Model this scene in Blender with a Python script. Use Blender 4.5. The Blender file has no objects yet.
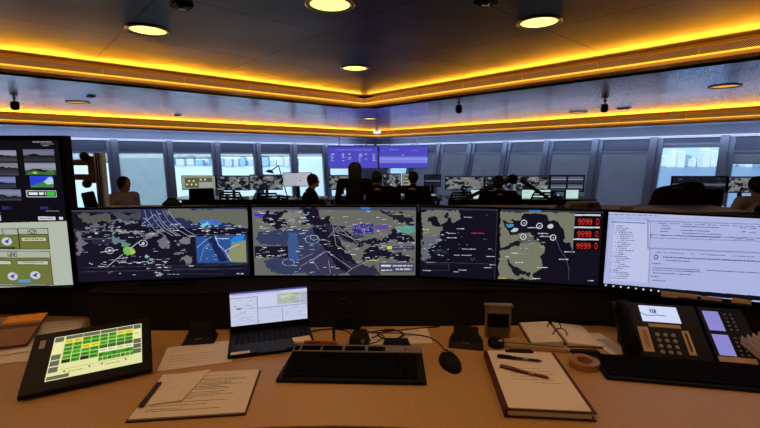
import bpy, math, random
import numpy as np
from mathutils import Matrix, Vector
R = math.radians
random.seed(7); RNG = np.random.RandomState(5)
scene = bpy.context.scene
col = scene.collection

# ------------------------------------------------------------------ camera
F = 418.0; PITCH = R(7.9); CAMZ = 1.5
cam = bpy.data.cameras.new('camera'); camo = bpy.data.objects.new('camera', cam); col.objects.link(camo)
cam.sensor_width = 36; cam.lens = 36 * F / 760; cam.clip_end = 30000; cam.clip_start = .05
camo.location = (0, 0, CAMZ); camo.rotation_euler = (R(90) - PITCH, 0, 0)
scene.camera = camo
vs = scene.view_settings
vs.view_transform = 'Standard'; vs.look = 'None'; vs.gamma = 1; vs.use_curve_mapping = False; vs.exposure = 0

def ray(x, y):
    u = (x - 380) / F; v = (214 - y) / F
    return Vector((u, math.cos(PITCH) + v * math.sin(PITCH), -math.sin(PITCH) + v * math.cos(PITCH)))
def atz(x, y, z):
    r = ray(x, y); k = (z - CAMZ) / r.z
    return Vector((r.x * k, r.y * k, z))
def atd(x, y, D):
    r = ray(x, y); k = D / r.y
    return Vector((r.x * k, D, CAMZ + r.z * k))

# ------------------------------------------------------------------ materials
def s2l(c):
    return tuple((x / 12.92 if x <= .04045 else ((x + .055) / 1.055) ** 2.4) for x in [q / 255 for q in c])
MATS = {}
def mat(name, rgb, rough=.5, metal=0., spec=.5, var=.06, scale=30, bump=0., coat=0.):
    if name in MATS: return MATS[name]
    m = bpy.data.materials.new(name); m.use_nodes = True; nt = m.node_tree; b = nt.nodes['Principled BSDF']
    c = s2l(rgb)
    tc = nt.nodes.new('ShaderNodeTexCoord'); n = nt.nodes.new('ShaderNodeTexNoise'); n.inputs['Scale'].default_value = scale
    n.inputs['Detail'].default_value = 3
    nt.links.new(tc.outputs['Object'], n.inputs['Vector'])
    r = nt.nodes.new('ShaderNodeValToRGB')
    r.color_ramp.elements[0].position = .3; r.color_ramp.elements[1].position = .7
    r.color_ramp.elements[0].color = (*[q * (1 - var) for q in c], 1)
    r.color_ramp.elements[1].color = (*[min(1, q * (1 + var)) for q in c], 1)
    nt.links.new(n.outputs['Fac'], r.inputs['Fac']); nt.links.new(r.outputs['Color'], b.inputs['Base Color'])
    b.inputs['Roughness'].default_value = rough; b.inputs['Metallic'].default_value = metal
    b.inputs['Specular IOR Level'].default_value = spec
    if coat: b.inputs['Coat Weight'].default_value = coat
    if bump:
        bp = nt.nodes.new('ShaderNodeBump'); bp.inputs['Strength'].default_value = bump; bp.inputs['Distance'].default_value = .01
        nt.links.new(n.outputs['Fac'], bp.inputs['Height']); nt.links.new(bp.outputs['Normal'], b.inputs['Normal'])
    MATS[name] = m; return m
def emit(name, rgb, strength=1.):
    if name in MATS: return MATS[name]
    m = bpy.data.materials.new(name); m.use_nodes = True; nt = m.node_tree; nt.nodes.clear()
    o = nt.nodes.new('ShaderNodeOutputMaterial'); e = nt.nodes.new('ShaderNodeEmission')
    e.inputs[0].default_value = (*s2l(rgb), 1); e.inputs[1].default_value = strength
    nt.links.new(e.outputs[0], o.inputs[0]); MATS[name] = m; return m
def screen_mat(name, strength):
    m = bpy.data.materials.new(name); m.use_nodes = True; nt = m.node_tree; b = nt.nodes['Principled BSDF']
    a = nt.nodes.new('ShaderNodeAttribute'); a.attribute_name = 'img'
    nt.links.new(a.outputs['Color'], b.inputs['Emission Color']); b.inputs['Emission Strength'].default_value = strength
    b.inputs['Base Color'].default_value = (.005, .005, .006, 1); b.inputs['Roughness'].default_value = .35; b.inputs['Specular IOR Level'].default_value = .2
    return m
def print_mat(name):
    m = bpy.data.materials.new(name); m.use_nodes = True; nt = m.node_tree; b = nt.nodes['Principled BSDF']
    a = nt.nodes.new('ShaderNodeAttribute'); a.attribute_name = 'img'
    nt.links.new(a.outputs['Color'], b.inputs['Base Color']); b.inputs['Roughness'].default_value = .7; b.inputs['Specular IOR Level'].default_value = .2
    return m
M_SCR = screen_mat('lit_screen', 1.0)
M_FARSCR = screen_mat('far_lit_screen', .9)
M_PRINT = print_mat('printed_paper')
black = mat('black_plastic', (13, 12, 14), .55, 0, .2)
keycap = mat('keycap', (8, 8, 9), .9, 0, .08)
bezel = mat('bezel_black', (5, 5, 7), .7, 0, .06)
partition_black = mat('partition_laminate', (30, 30, 40), .6, 0, .2)
matte = mat('matte_black', (14, 13, 15), .8, 0, .15)
dkgrey = mat('dark_grey_plastic', (34, 34, 38), .6, 0, .2)
silver = mat('silver_plastic', (150, 140, 130), .35, .4)
alu = mat('brushed_aluminium', (170, 172, 178), .35, .8)
paper = mat('paper_white', (226, 218, 208), .8, 0, .1)
rubber = mat('cable_rubber', (18, 14, 14), .6, 0, .2)
tan = mat('desk_laminate', (186, 148, 98), .42, 0, .35, var=.05, scale=60)
fabric = mat('chair_fabric', (18, 18, 22), .95, 0, .05, bump=.3, scale=200)

# ------------------------------------------------------------------ object helpers
def kids(o): return list(o.children)
def tag(o, label=None, cat=None, group=None, kind=None):
    if label: o['label'] = label
    if cat: o['category'] = cat
    if group: o['group'] = group
    if kind: o['kind'] = kind
    return o
def thing(name, label, cat, loc=(0, 0, 0), rz=0, group=None, rot=None):
    o = bpy.data.objects.new(name, None); col.objects.link(o); o.empty_display_size = .1
    o.location = loc; o.rotation_euler = rot if rot else (0, 0, rz)
    return tag(o, label, cat, group)
def copy_tree(o, parent=None):
    c = o.copy(); col.objects.link(c); c.parent = parent
    for ch in kids(o): copy_tree(ch, c)
    return c
def dup(o, loc, rz=0, label=None, group=None):
    c = copy_tree(o); c.location = loc; c.rotation_euler = (0, 0, rz)
    if label: c['label'] = label
    if group: c['group'] = group
    return c

class MB:
    def __init__(s, xf=None): s.v = []; s.f = []; s.m = []; s.xf = xf
    def add(s, vs, fs, mi=0):
        n = len(s.v)
        for p in vs:
            p = Vector(p)
            if s.xf: p = s.xf @ p
            s.v.append(p)
        for f in fs: s.f.append([n + i for i in f]); s.m.append(mi)
        return s
    def box(s, a, b, mi=0):
        x0, y0, z0 = a; x1, y1, z1 = b
        return s.add([(x0,y0,z0),(x1,y0,z0),(x1,y1,z0),(x0,y1,z0),(x0,y0,z1),(x1,y0,z1),(x1,y1,z1),(x0,y1,z1)],
              [(0,3,2,1),(4,5,6,7),(0,1,5,4),(1,2,6,5),(2,3,7,6),(3,0,4,7)], mi)
    def hexa(s, bot, top, mi=0):
        return s.add(list(bot) + list(top), [(0,3,2,1),(4,5,6,7),(0,1,5,4),(1,2,6,5),(2,3,7,6),(3,0,4,7)], mi)
    def prism(s, poly, z0, z1, mi=0):
        n = len(poly)
        vs = [(p[0], p[1], z0) for p in poly] + [(p[0], p[1], z1) for p in poly]
        fs = [list(range(n))[::-1], list(range(n, 2 * n))] + [(i, (i + 1) % n, n + (i + 1) % n, n + i) for i in range(n)]
        return s.add(vs, fs, mi)
    def tube(s, pts, r, seg=8, mi=0):
        pts = [Vector(p) for p in pts]; n = len(pts); vs = []; fs = []
        rr = r if isinstance(r, (list, tuple)) else [r] * n
        up = Vector((0, 0, 1)); prev = None
        for i, p in enumerate(pts):
            t = (pts[min(i + 1, n - 1)] - pts[max(i - 1, 0)]).normalized()
            if prev is None:
                a = t.cross(up if abs(t.z) < .9 else Vector((1, 0, 0))).normalized()
            else:
                a = (prev - t * prev.dot(t)).normalized()
            prev = a; b = t.cross(a)
            for k in range(seg):
                an = 2 * math.pi * k / seg
                vs.append(p + (a * math.cos(an) + b * math.sin(an)) * rr[i])
        for i in range(n - 1):
            for k in range(seg):
                k2 = (k + 1) % seg
                fs.append((i * seg + k, i * seg + k2, (i + 1) * seg + k2, (i + 1) * seg + k))
        fs.append(list(range(seg))[::-1]); fs.append([(n - 1) * seg + k for k in range(seg)])
        return s.add(vs, fs, mi)
    def lathe(s, prof, c=(0, 0, 0), seg=20, mi=0):
        vs = []; fs = []; n = len(prof)
        for (r, z) in prof:
            for k in range(seg):
                an = 2 * math.pi * k / seg
                vs.append((c[0] + r * math.cos(an), c[1] + r * math.sin(an), c[2] + z))
        for i in range(n - 1):
            for k in range(seg):
                k2 = (k + 1) % seg
                fs.append((i * seg + k, i * seg + k2, (i + 1) * seg + k2, (i + 1) * seg + k))
        if prof[0][0] > 1e-5: fs.append(list(range(seg))[::-1])
        if prof[-1][0] > 1e-5: fs.append([(n - 1) * seg + k for k in range(seg)])
        return s.add(vs, fs, mi)
    def ell(s, c, r, seg=14, mi=0):
        vs = []; fs = []; h = seg // 2
        for i in range(1, h):
            th = math.pi * i / h
            for k in range(seg):
                an = 2 * math.pi * k / seg
                vs.append((c[0] + r[0] * math.sin(th) * math.cos(an), c[1] + r[1] * math.sin(th) * math.sin(an), c[2] - r[2] * math.cos(th)))
        a = len(vs); vs.append((c[0], c[1], c[2] - r[2])); vs.append((c[0], c[1], c[2] + r[2]))
        for i in range(h - 2):
            for k in range(seg):
                k2 = (k + 1) % seg
                fs.append((i * seg + k, i * seg + k2, (i + 1) * seg + k2, (i + 1) * seg + k))
        for k in range(seg):
            k2 = (k + 1) % seg
            fs.append((a, k2, k)); fs.append((a + 1, (h - 2) * seg + k, (h - 2) * seg + k2))
        return s.add(vs, fs, mi)
    def cap(s, p0, r0, p1, r1):
        p0 = Vector(p0); p1 = Vector(p1); t = (p1 - p0).normalized()
        pts = []; rs = []
        for k in (1., .8, .45): pts.append(p0 - t * r0 * k); rs.append(max(.0008, r0 * math.sqrt(1 - k * k * .999)))
        pts += [p0, p1]; rs += [r0, r1]
        for k in (.45, .8, 1.): pts.append(p1 + t * r1 * k); rs.append(max(.0008, r1 * math.sqrt(1 - k * k * .999)))
        return s.tube(pts, rs, 10)
    def build(s, name, mats, parent=None, bev=0, smooth=False, loc=None, rot=None, seg=2):
        me = bpy.data.meshes.new(name)
        me.from_pydata([tuple(p) for p in s.v], [], s.f)
        if not isinstance(mats, (list, tuple)): mats = [mats]
        for m in mats: me.materials.append(m)
        me.polygons.foreach_set('material_index', s.m)
        if smooth: me.polygons.foreach_set('use_smooth', [True] * len(s.f))
        me.validate(); me.update()
        o = bpy.data.objects.new(name, me); col.objects.link(o)
        if parent: o.parent = parent
        if loc is not None: o.location = loc
        if rot is not None: o.rotation_euler = rot
        if bev:
            b = o.modifiers.new('bevel', 'BEVEL'); b.width = bev; b.segments = seg; b.limit_method = 'ANGLE'
        return o

# ------------------------------------------------------------------ painted display contents (per-face colours of a fine grid)
FONT = {'9': "01110 10001 10001 01111 00001 00001 01110", '0': "01110 10001 10001 10001 10001 10001 01110",
 'H': "10001 10001 10001 11111 10001 10001 10001", 'Z': "11111 00001 00010 00100 01000 10000 11111",
 'M': "10001 11011 10101 10101 10001 10001 10001", 'W': "10001 10001 10001 10101 10101 11011 10001",
 'A': "01110 10001 10001 11111 10001 10001 10001", 'G': "01110 10001 10000 10111 10001 10001 01110",
 'S': "01111 10000 10000 01110 00001 00001 11110", ' ': "00000 00000 00000 00000 00000 00000 00000"}
def vnoise(shape, cells, seed):
    rs = np.random.RandomState(seed); h, w = shape
    cy = max(2, int(cells * h / w) + 2); g = rs.rand(cy + 2, cells + 3)
    yy = np.linspace(0, cy - .01, h); xx = np.linspace(0, cells + .99, w)
    yi = yy.astype(int); xi = xx.astype(int); fy = (yy - yi)[:, None]; fx = (xx - xi)[None, :]
    fy = fy * fy * (3 - 2 * fy); fx = fx * fx * (3 - 2 * fx)
    a = g[yi][:, xi]; b = g[yi][:, xi + 1]; c = g[yi + 1][:, xi]; d = g[yi + 1][:, xi + 1]
    return a * (1 - fy) * (1 - fx) + b * (1 - fy) * fx + c * fy * (1 - fx) + d * fy * fx
def fbm(shape, cells, seed):
    return (vnoise(shape, cells, seed) + .6 * vnoise(shape, cells * 2, seed + 1) + .45 * vnoise(shape, cells * 4, seed + 2) + .3 * vnoise(shape, cells * 8, seed + 4)) / 2.35
class Canvas:
    """quad: x0,x1, top y at x0/x1, bottom y at x0/x1"""
    def __init__(s, x0, x1, yt, yb, S, bg, seed=1, dep=(1, 1)):
        H = int(max(yb[0] - yt[0], yb[1] - yt[1]) * S); W = int((x1 - x0) * S)
        u = (np.arange(W) + .5) / W; v = (np.arange(H) + .5) / H
        u = dep[1] * u / (dep[0] * (1 - u) + dep[1] * u)
        s.X = np.tile((x0 + u * (x1 - x0))[None, :], (H, 1))
        t = yt[0] + u * (yt[1] - yt[0]); b = yb[0] + u * (yb[1] - yb[0])
        s.Y = t[None, :] + v[:, None] * (b - t)[None, :]
        s.a = np.zeros((H, W, 3)); s.a[:] = bg; s.H, s.W = H, W; s.seed = seed; s.rs = random.Random(seed)
    def put(s, m, c): s.a[m] = c
    def rect(s, x0, y0, x1, y1, c, clip=None):
        s.put((s.X >= x0) & (s.X < x1) & (s.Y >= y0) & (s.Y < y1), c); return s
    def frame(s, x0, y0, x1, y1, w, c):
        s.rect(x0, y0, x1, y0 + w, c); s.rect(x0, y1 - w, x1, y1, c); s.rect(x0, y0, x0 + w, y1, c); s.rect(x1 - w, y0, x1, y1, c)
    def warp(s, amp, cells=24):
        s.seed += 7; amp = amp * 1.7; cells = int(cells * .8)
        return (s.X + (fbm((s.H, s.W), cells, s.seed) - .5) * amp * 2, s.Y + (fbm((s.H, s.W), cells, s.seed + 3) - .5) * amp * 2)
    def poly(s, pts, c, amp=0, cells=24, clip=None):
        X, Y = (s.X, s.Y) if not amp else s.warp(amp, cells)
        ins = np.zeros(X.shape, bool); n = len(pts)
        for i in range(n):
            (xa, ya), (xb, yb) = pts[i], pts[(i + 1) % n]
            if ya == yb: continue
            ins ^= ((ya > Y) != (yb > Y)) & (X < (xb - xa) * (Y - ya) / (yb - ya) + xa)
        if clip: ins &= (s.X >= clip[0]) & (s.X < clip[2]) & (s.Y >= clip[1]) & (s.Y < clip[3])
        s.put(ins, c); return s
    def blob(s, cx, cy, rx, ry, c, amp=3, cells=30):
        X, Y = s.warp(amp, cells); s.put(((X - cx) / rx) ** 2 + ((Y - cy) / ry) ** 2 < 1, c); return s
    def line(s, p, q, w, c):
        dx, dy = q[0] - p[0], q[1] - p[1]; L = dx * dx + dy * dy + 1e-9
        t = np.clip(((s.X - p[0]) * dx + (s.Y - p[1]) * dy) / L, 0, 1)
        s.put((s.X - p[0] - t * dx) ** 2 + (s.Y - p[1] - t * dy) ** 2 < (w / 2) ** 2, c); return s
    def path(s, pts, w, c):
        for i in range(len(pts) - 1): s.line(pts[i], pts[i + 1], w, c)
    def ring(s, cx, cy, r, w, c, sy=1.):
        d = np.sqrt((s.X - cx) ** 2 + ((s.Y - cy) / sy) ** 2); s.put(abs(d - r) < w / 2, c); return s
    def text(s, x, y, h, st, c, wf=.8):
        px = h / 7; pw = px * wf
        for i, ch in enumerate(st):
            for r, row in enumerate(FONT[ch].split()):
                for k, b in enumerate(row):
                    if b == '1': s.rect(x + (i * 6 + k) * pw, y + r * px, x + (i * 6 + k + 1) * pw, y + (r + 1) * px, c)
    def words(s, x, y, L, h, c, slope=0.):
        e = x
        while e < x + L:
            w = s.rs.uniform(.6, 3.2) * h * 1.2
            yy = y + slope * (e - x)
            s.rect(e, yy, min(e + w, x + L), yy + h, c); e += w + h * .6
    def labels(s, n, reg, L=(2, 8), h=.8, cs=((200, 205, 215), (160, 165, 180), (235, 235, 240))):
        for _ in range(n):
            x = s.rs.uniform(reg[0], reg[2]); y = s.rs.uniform(reg[1], reg[3]); s.words(x, y, s.rs.uniform(*L) * .8, h * s.rs.uniform(.45, .85), s.rs.choice(cs))
    def dots(s, n, reg, r, c):
        for _ in range(n):
            x = s.rs.uniform(reg[0], reg[2]); y = s.rs.uniform(reg[1], reg[3]); s.rect(x, y, x + r, y + r, c)
    def mesh(s, name, w, h):
        nx, ny = s.W, s.H
        gx, gz = np.meshgrid(np.linspace(-w / 2, w / 2, nx + 1), np.linspace(h, 0, ny + 1))
        co = np.zeros(((nx + 1) * (ny + 1), 3), np.float32); co[:, 0] = gx.ravel(); co[:, 2] = gz.ravel()
        j, i = np.meshgrid(np.arange(ny), np.arange(nx), indexing='ij'); a = (j * (nx + 1) + i).ravel()
        q = np.stack([a, a + nx + 1, a + nx + 2, a + 1], 1).astype(np.int32)
        me = bpy.data.meshes.new(name); me.vertices.add(len(co)); me.vertices.foreach_set('co', co.ravel())
        me.loops.add(q.size); me.loops.foreach_set('vertex_index', q.ravel())
        me.polygons.add(len(q)); me.polygons.foreach_set('loop_start', np.arange(0, q.size, 4, dtype=np.int32))
        me.update(calc_edges=True)
        at = me.attributes.new('img', 'FLOAT_COLOR', 'FACE')
        c = np.clip(s.a.reshape(-1, 3), 0, 255) / 255; lin = np.where(c <= .04045, c / 12.92, ((c + .055) / 1.055) ** 2.4)
        rgba = np.ones((len(q), 4), np.float32); rgba[:, :3] = lin; at.data.foreach_set('color', rgba.ravel())
        me.validate(); return me
def put_mesh(me, name, m, parent, loc=(0, 0, 0), rot=(0, 0, 0)):
    if not me.materials: me.materials.append(m)
    o = bpy.data.objects.new(name, me); col.objects.link(o); o.parent = parent; o.location = loc; o.rotation_euler = rot
    return o

# ================================================================== THE ROOM
P0 = Vector((-.2, 18, 0))
ROOM = Matrix.Translation(P0) @ Matrix.Rotation(R(-48), 4, 'Z')       # x runs along the right window wall towards us, -y along the left one
def rm(o): o.matrix_world = ROOM; return o
def struct(o, kind='structure'): o['kind'] = kind; return o
def room_l2w(x, y, z): return ROOM @ Vector((x, y, z))
Z1, Z2, Z3 = 2.70, 2.45, 2.196
FLOOR = -.2
XA, YA, XB, YB = 6.95, -6.40, 1.09, -.88
XN, YN = 19., -18.

def panel_mat(name, rgb, rough, metal, tx, ty, seam, spec=.5, dark=True, off=(0, 0)):
    m = bpy.data.materials.new(name); m.use_nodes = True; nt = m.node_tree; b = nt.nodes['Principled BSDF']
    tc = nt.nodes.new('ShaderNodeTexCoord'); mp = nt.nodes.new('ShaderNodeMapping'); nt.links.new(tc.outputs['Object'], mp.inputs['Vector'])
    mp.inputs['Location'].default_value = (off[0], off[1], 0)
    br = nt.nodes.new('ShaderNodeTexBrick'); nt.links.new(mp.outputs[0], br.inputs['Vector'])
    br.offset = 0; br.inputs['Scale'].default_value = 1; br.inputs['Brick Width'].default_value = tx; br.inputs['Row Height'].default_value = ty
    br.inputs['Mortar Size'].default_value = seam; br.inputs['Mortar Smooth'].default_value = 0
    c = s2l(rgb)
    br.inputs['Color1'].default_value = (*c, 1); br.inputs['Color2'].default_value = (*[q * .85 for q in c], 1)
    k = .25 if dark else 1.9
    br.inputs['Mortar'].default_value = (*[q * k for q in c], 1)
    nt.links.new(br.outputs['Color'], b.inputs['Base Color'])
    n = nt.nodes.new('ShaderNodeTexNoise'); n.inputs['Scale'].default_value = 1.6; nt.links.new(tc.outputs['Object'], n.inputs['Vector'])
    mr = nt.nodes.new('ShaderNodeMapRange'); mr.inputs['To Min'].default_value = rough * .7; mr.inputs['To Max'].default_value = rough * 1.3
    nt.links.new(n.outputs['Fac'], mr.inputs['Value']); nt.links.new(mr.outputs[0], b.inputs['Roughness'])
    bp = nt.nodes.new('ShaderNodeBump'); bp.inputs['Strength'].default_value = .12; bp.inputs['Distance'].default_value = .02
    nt.links.new(n.outputs['Fac'], bp.inputs['Height']); nt.links.new(bp.outputs['Normal'], b.inputs['Normal'])
    b.inputs['Metallic'].default_value = metal; b.inputs['Specular IOR Level'].default_value = spec
    return m
M_CEIL1 = panel_mat('ceiling_panels_upper', (112, 100, 96), .42, .35, 1.5, 1.5, .012, off=(-XA, -YA))
M_CEIL2 = panel_mat('ceiling_panels_lower', (98, 108, 142), .2, .8, 1.45, 1.2, .008, off=(-XB, -YB))
M_CEIL3 = panel_mat('ceiling_panels_outer', (165, 168, 178), .35, .6, 1.35, 2.5, .008)
M_FASCIA = mat('fascia_bronze', (205, 160, 100), .5, .1)
M_FRAME = mat('window_frame_metal', (150, 156, 178), .4, .35)
M_CARPET = mat('carpet', (40, 42, 52), .95, 0, .05, var=.3, scale=80, bump=.3)
M_WALL = mat('back_wall_paint', (95, 85, 80), .8)

def grille_mat():
    m = bpy.data.materials.new('perforated_grille'); m.use_nodes = True; nt = m.node_tree; b = nt.nodes['Principled BSDF']
    tc = nt.nodes.new('ShaderNodeTexCoord'); w = nt.nodes.new('ShaderNodeTexWave'); w.wave_type = 'BANDS'; w.bands_direction = 'DIAGONAL'
    w.inputs['Scale'].default_value = 34; nt.links.new(tc.outputs['Object'], w.inputs['Vector'])
    r = nt.nodes.new('ShaderNodeValToRGB'); r.color_ramp.elements[0].position = .35; r.color_ramp.elements[1].position = .6
    r.color_ramp.elements[0].color = (*s2l((130, 98, 84)), 1); r.color_ramp.elements[1].color = (*s2l((245, 215, 200)), 1)
    nt.links.new(w.outputs['Fac'], r.inputs['Fac']); nt.links.new(r.outputs[0], b.inputs['Base Color']); b.inputs['Roughness'].default_value = .6
    return m
M_GRILLE = grille_mat()
M_LEDLINE = emit('led_line', (255, 196, 50), 1.6)
M_COVE = emit('cove_strip_light', (255, 190, 40), 3.0)

# floors
rm(struct(MB().box((0, YN, FLOOR - .1), (XN, 0, FLOOR)).build('floor', M_CARPET)))
struct(MB().prism([(-3.4, -2.5), (3.6, -2.5), (3.6, 2.2), (-3.4, 2.2)], FLOOR + .001, 0).build('floor', M_CARPET))
# ceilings (three levels stepping down to the windows)
rm(struct(MB().box((XA - .22, YN, Z1), (XN, YA + .22, Z1 + .05)).build('ceiling', M_CEIL1)))
def ell_poly(x0, y1, x1, y2):     # outer corner (x0,y1), inner corner (x1,y2)
    return [(x0, y1), (x0, YN), (x1, YN), (x1, y2), (XN, y2), (XN, y1)]
rm(struct(MB().prism(ell_poly(XB - .22, YB + .22, XA, YA), Z2, Z2 + .04).build('ceiling', M_CEIL2)))
rm(struct(MB().prism(ell_poly(-.1, .1, XB, YB), Z3, Z3 + .04).build('ceiling', M_CEIL3)))

# fascias: s along, u outward (away from the coffer), mapped to either side
def side_map(kind, x0, y0):
    if kind == 'r': return lambda s, u, z: (x0 + s, y0 + u, z)
    return lambda s, u, z: (x0 - u, y0 - s, z)
def sbox(mb, mp, s0, u0, z0, s1, u1, z1, mi=0):
    c = [mp(s, u, z) for z in (z0, z1) for s, u in ((s0, u0), (s1, u0), (s1, u1), (s0, u1))]
    mb.hexa(c[:4], c[4:], mi)
ti = 1
GRW = .30
def fascia(x0, y0, zt, zb, gh, step, seg, cove):
    global ti
    for kd in ('r', 'l'):
        mp = side_map(kd, x0, y0); L = (XN - x0) if kd == 'r' else (y0 - YN)
        top = zt - .075; gz = top - gh
        root = thing('trim_%d' % ti, None, None); del_none(root); ti += 1; struct(root); root.matrix_world = ROOM
        mb = MB(); sbox(mb, mp, 0, 0, zb, L, .03, gz - .012); sbox(mb, mp, 0, .03, zb, L, .22, zb + .02)
        sbox(mb, mp, 0, .2, zb + .02, L, .22, zt); mb.build('fascia_board', M_FASCIA, root)
        mb = MB(); sbox(mb, mp, 0, .002, gz, L, .012, top); mb.build('grille', M_GRILLE, root)
        mb = MB(); sbox(mb, mp, 0, -.03, gz - .008, L, .02, gz - .001); mb.build('light_line', M_LEDLINE, root)
        s = step * .4; mb = MB()
        while s < L:
            sbox(mb, mp, s, -.004, gz, s + seg, .012, top); s += step
        sbox(mb, mp, 0, -.003, top - .004, L, .014, top + .003)
        mb.build('divider', mat('divider_metal', (250, 215, 150), .5, .0), root)
        mb = MB(); sbox(mb, mp, 0, .07, top - .05, L, .1, top - .03); mb.build('cove_strip', M_COVE, root)
        # the LED strip itself lights the ceiling edge
        ld = bpy.data.lights.new('cove_led', 'AREA'); ld.shape = 'RECTANGLE'; ld.size = L - .1; ld.size_y = .03
        ld.energy = cove * L; ld.color = (1, .39, .018)
        lo = bpy.data.objects.new('cove_led', ld); col.objects.link(lo)
        c = Vector(mp(L / 2, .04, top + .018)); ld.spread = R(120); d = (Vector(mp(0, -1, .5)) - Vector(mp(0, 0, 0))).normalized()
        xa = (Vector(mp(1, 0, 0)) - Vector(mp(0, 0, 0))).normalized(); za = -d; ya = za.cross(xa)
        mt = Matrix((xa, ya, za)).transposed().to_4x4(); mt.translation = c
        lo.matrix_world = ROOM @ mt
        for (u_, z_, du, dz, e_) in ((-.035, gz - .012, .45, 1, GRW), (-.05, gz - .02, .5, -1, GRW * .7)):     # the LED profile washing the grille and the board
            ld = bpy.data.lights.new('profile_led', 'AREA'); ld.shape = 'RECTANGLE'; ld.size = L - .1; ld.size_y = .012; ld.energy = e_ * L; ld.color = (1, .62, .40) if dz > 0 else (1, .55, .16)
            lo = bpy.data.objects.new('profile_led', ld); col.objects.link(lo)
            c = Vector(mp(L / 2, u_, z_)); d = (Vector(mp(0, du, dz)) - Vector(mp(0, 0, 0))).normalized(); za = -d; ya = za.cross(xa)
            mt = Matrix((xa, ya, za)).transposed().to_4x4(); mt.translation = c; lo.matrix_world = ROOM @ mt
def del_none(o):
    for k in ('label', 'category'):
        if k in o: del o[k]
fascia(XA, YA, Z1, Z2, .085, 1.0, .014, 3.0)
fascia(XB, YB, Z2, Z3, .085, 1.35, .02, 1.3)

# window walls -----------------------------------------------------
LEAN = math.tan(R(12)); ZH = 1.95; ZC = 1.62
def lean(z): return (z - ZH) * LEAN
def wbox(mb, mp, s0, u0, z0, s1, u1, z1, mi=0):       # box that follows the outward lean of the wall
    c = [mp(s, u + lean(z), z) for z in (z0, z1) for s, u in ((s0, u0), (s1, u0), (s1, u1), (s0, u1))]
    mb.hexa(c[:4], c[4:], mi)
def glass_mat():
    m = bpy.data.materials.new('window_glass'); m.use_nodes = True; nt = m.node_tree; nt.nodes.clear()
    o = nt.nodes.new('ShaderNodeOutputMaterial'); mx = nt.nodes.new('ShaderNodeMixShader'); t = nt.nodes.new('ShaderNodeBsdfTransparent')
    g = nt.nodes.new('ShaderNodeBsdfGlossy'); t.inputs[0].default_value = (.86, .95, 1, 1); g.inputs['Roughness'].default_value = .02
    lw = nt.nodes.new('ShaderNodeLayerWeight'); lw.inputs[0].default_value = .2
    nt.links.new(lw.outputs['Fresnel'], mx.inputs[0]); nt.links.new(t.outputs[0], mx.inputs[1]); nt.links.new(g.outputs[0], mx.inputs[2]); nt.links.new(mx.outputs[0], o.inputs[0])
    return m
M_GLASS = glass_mat()
def blind_mat(name, rgb, transp, trl):
    m = bpy.data.materials.new(name); m.use_nodes = True; nt = m.node_tree; nt.nodes.clear()
    o = nt.nodes.new('ShaderNodeOutputMaterial'); d = nt.nodes.new('ShaderNodeBsdfDiffuse'); t = nt.nodes.new('ShaderNodeBsdfTranslucent'); tr = nt.nodes.new('ShaderNodeBsdfTransparent')
    m1 = nt.nodes.new('ShaderNodeMixShader'); m2 = nt.nodes.new('ShaderNodeMixShader')
    tc = nt.nodes.new('ShaderNodeTexCoord'); w = nt.nodes.new('ShaderNodeTexNoise'); w.inputs['Scale'].default_value = 3
    nt.links.new(tc.outputs['Object'], w.inputs['Vector'])
    r = nt.nodes.new('ShaderNodeValToRGB'); c = s2l(rgb); r.color_ramp.elements[0].color = (*[q * .85 for q in c], 1); r.color_ramp.elements[1].color = (*[q * 1.1 for q in c], 1)
    nt.links.new(w.outputs['Fac'], r.inputs['Fac']); nt.links.new(r.outputs[0], d.inputs[0]); nt.links.new(r.outputs[0], t.inputs[0])
    m1.inputs[0].default_value = trl; m2.inputs[0].default_value = transp
    nt.links.new(d.outputs[0], m1.inputs[1]); nt.links.new(t.outputs[0], m1.inputs[2]); nt.links.new(m1.outputs[0], m2.inputs[1]); nt.links.new(tr.outputs[0], m2.inputs[2]); nt.links.new(m2.outputs[0], o.inputs[0])
    return m
M_BLIND = blind_mat('roller_blind_dark', (205, 200, 205), .03, .6)
M_BLINDL = blind_mat('roller_blind_sheer', (200, 215, 220), .42, .6)
wn = 1
def header_led(mp, S_end):      # cool white light line in the window head plus added fill lamps brightening the frames and outer ceiling
    mb = MB(); wbox(mb, mp, .1, -.02, ZH + .006, S_end, -.003, ZH + .026)
    o = rm(struct(mb.build('trim_%d' % (20 + wn), emit('cool_led_line', (205, 222, 250), 1.1))))
    for (u_, z_, du, dz, e_) in ((-.75, Z3 - .012, .9, -1, FILL_W), (-.10, ZH - .06, -.4, 1, FILL_W * .5)):
        ld = bpy.data.lights.new('window_fill', 'AREA'); ld.shape = 'RECTANGLE'; ld.size = S_end - 1; ld.size_y = .05; ld.energy = e_ * S_end; ld.color = (.56, .70, 1)
        lo = bpy.data.objects.new('window_fill', ld); col.objects.link(lo)
        c = Vector(mp(S_end / 2 + .5, u_, z_)); d = (Vector(mp(0, du, dz)) - Vector(mp(0, 0, 0))).normalized()
        xa = (Vector(mp(1, 0, 0)) - Vector(mp(0, 0, 0))).normalized(); za = -d; ya = za.cross(xa)
        mt = Matrix((xa, ya, za)).transposed().to_4x4(); mt.translation = c; lo.matrix_world = ROOM @ mt
FILL_W = 2.7
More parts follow.
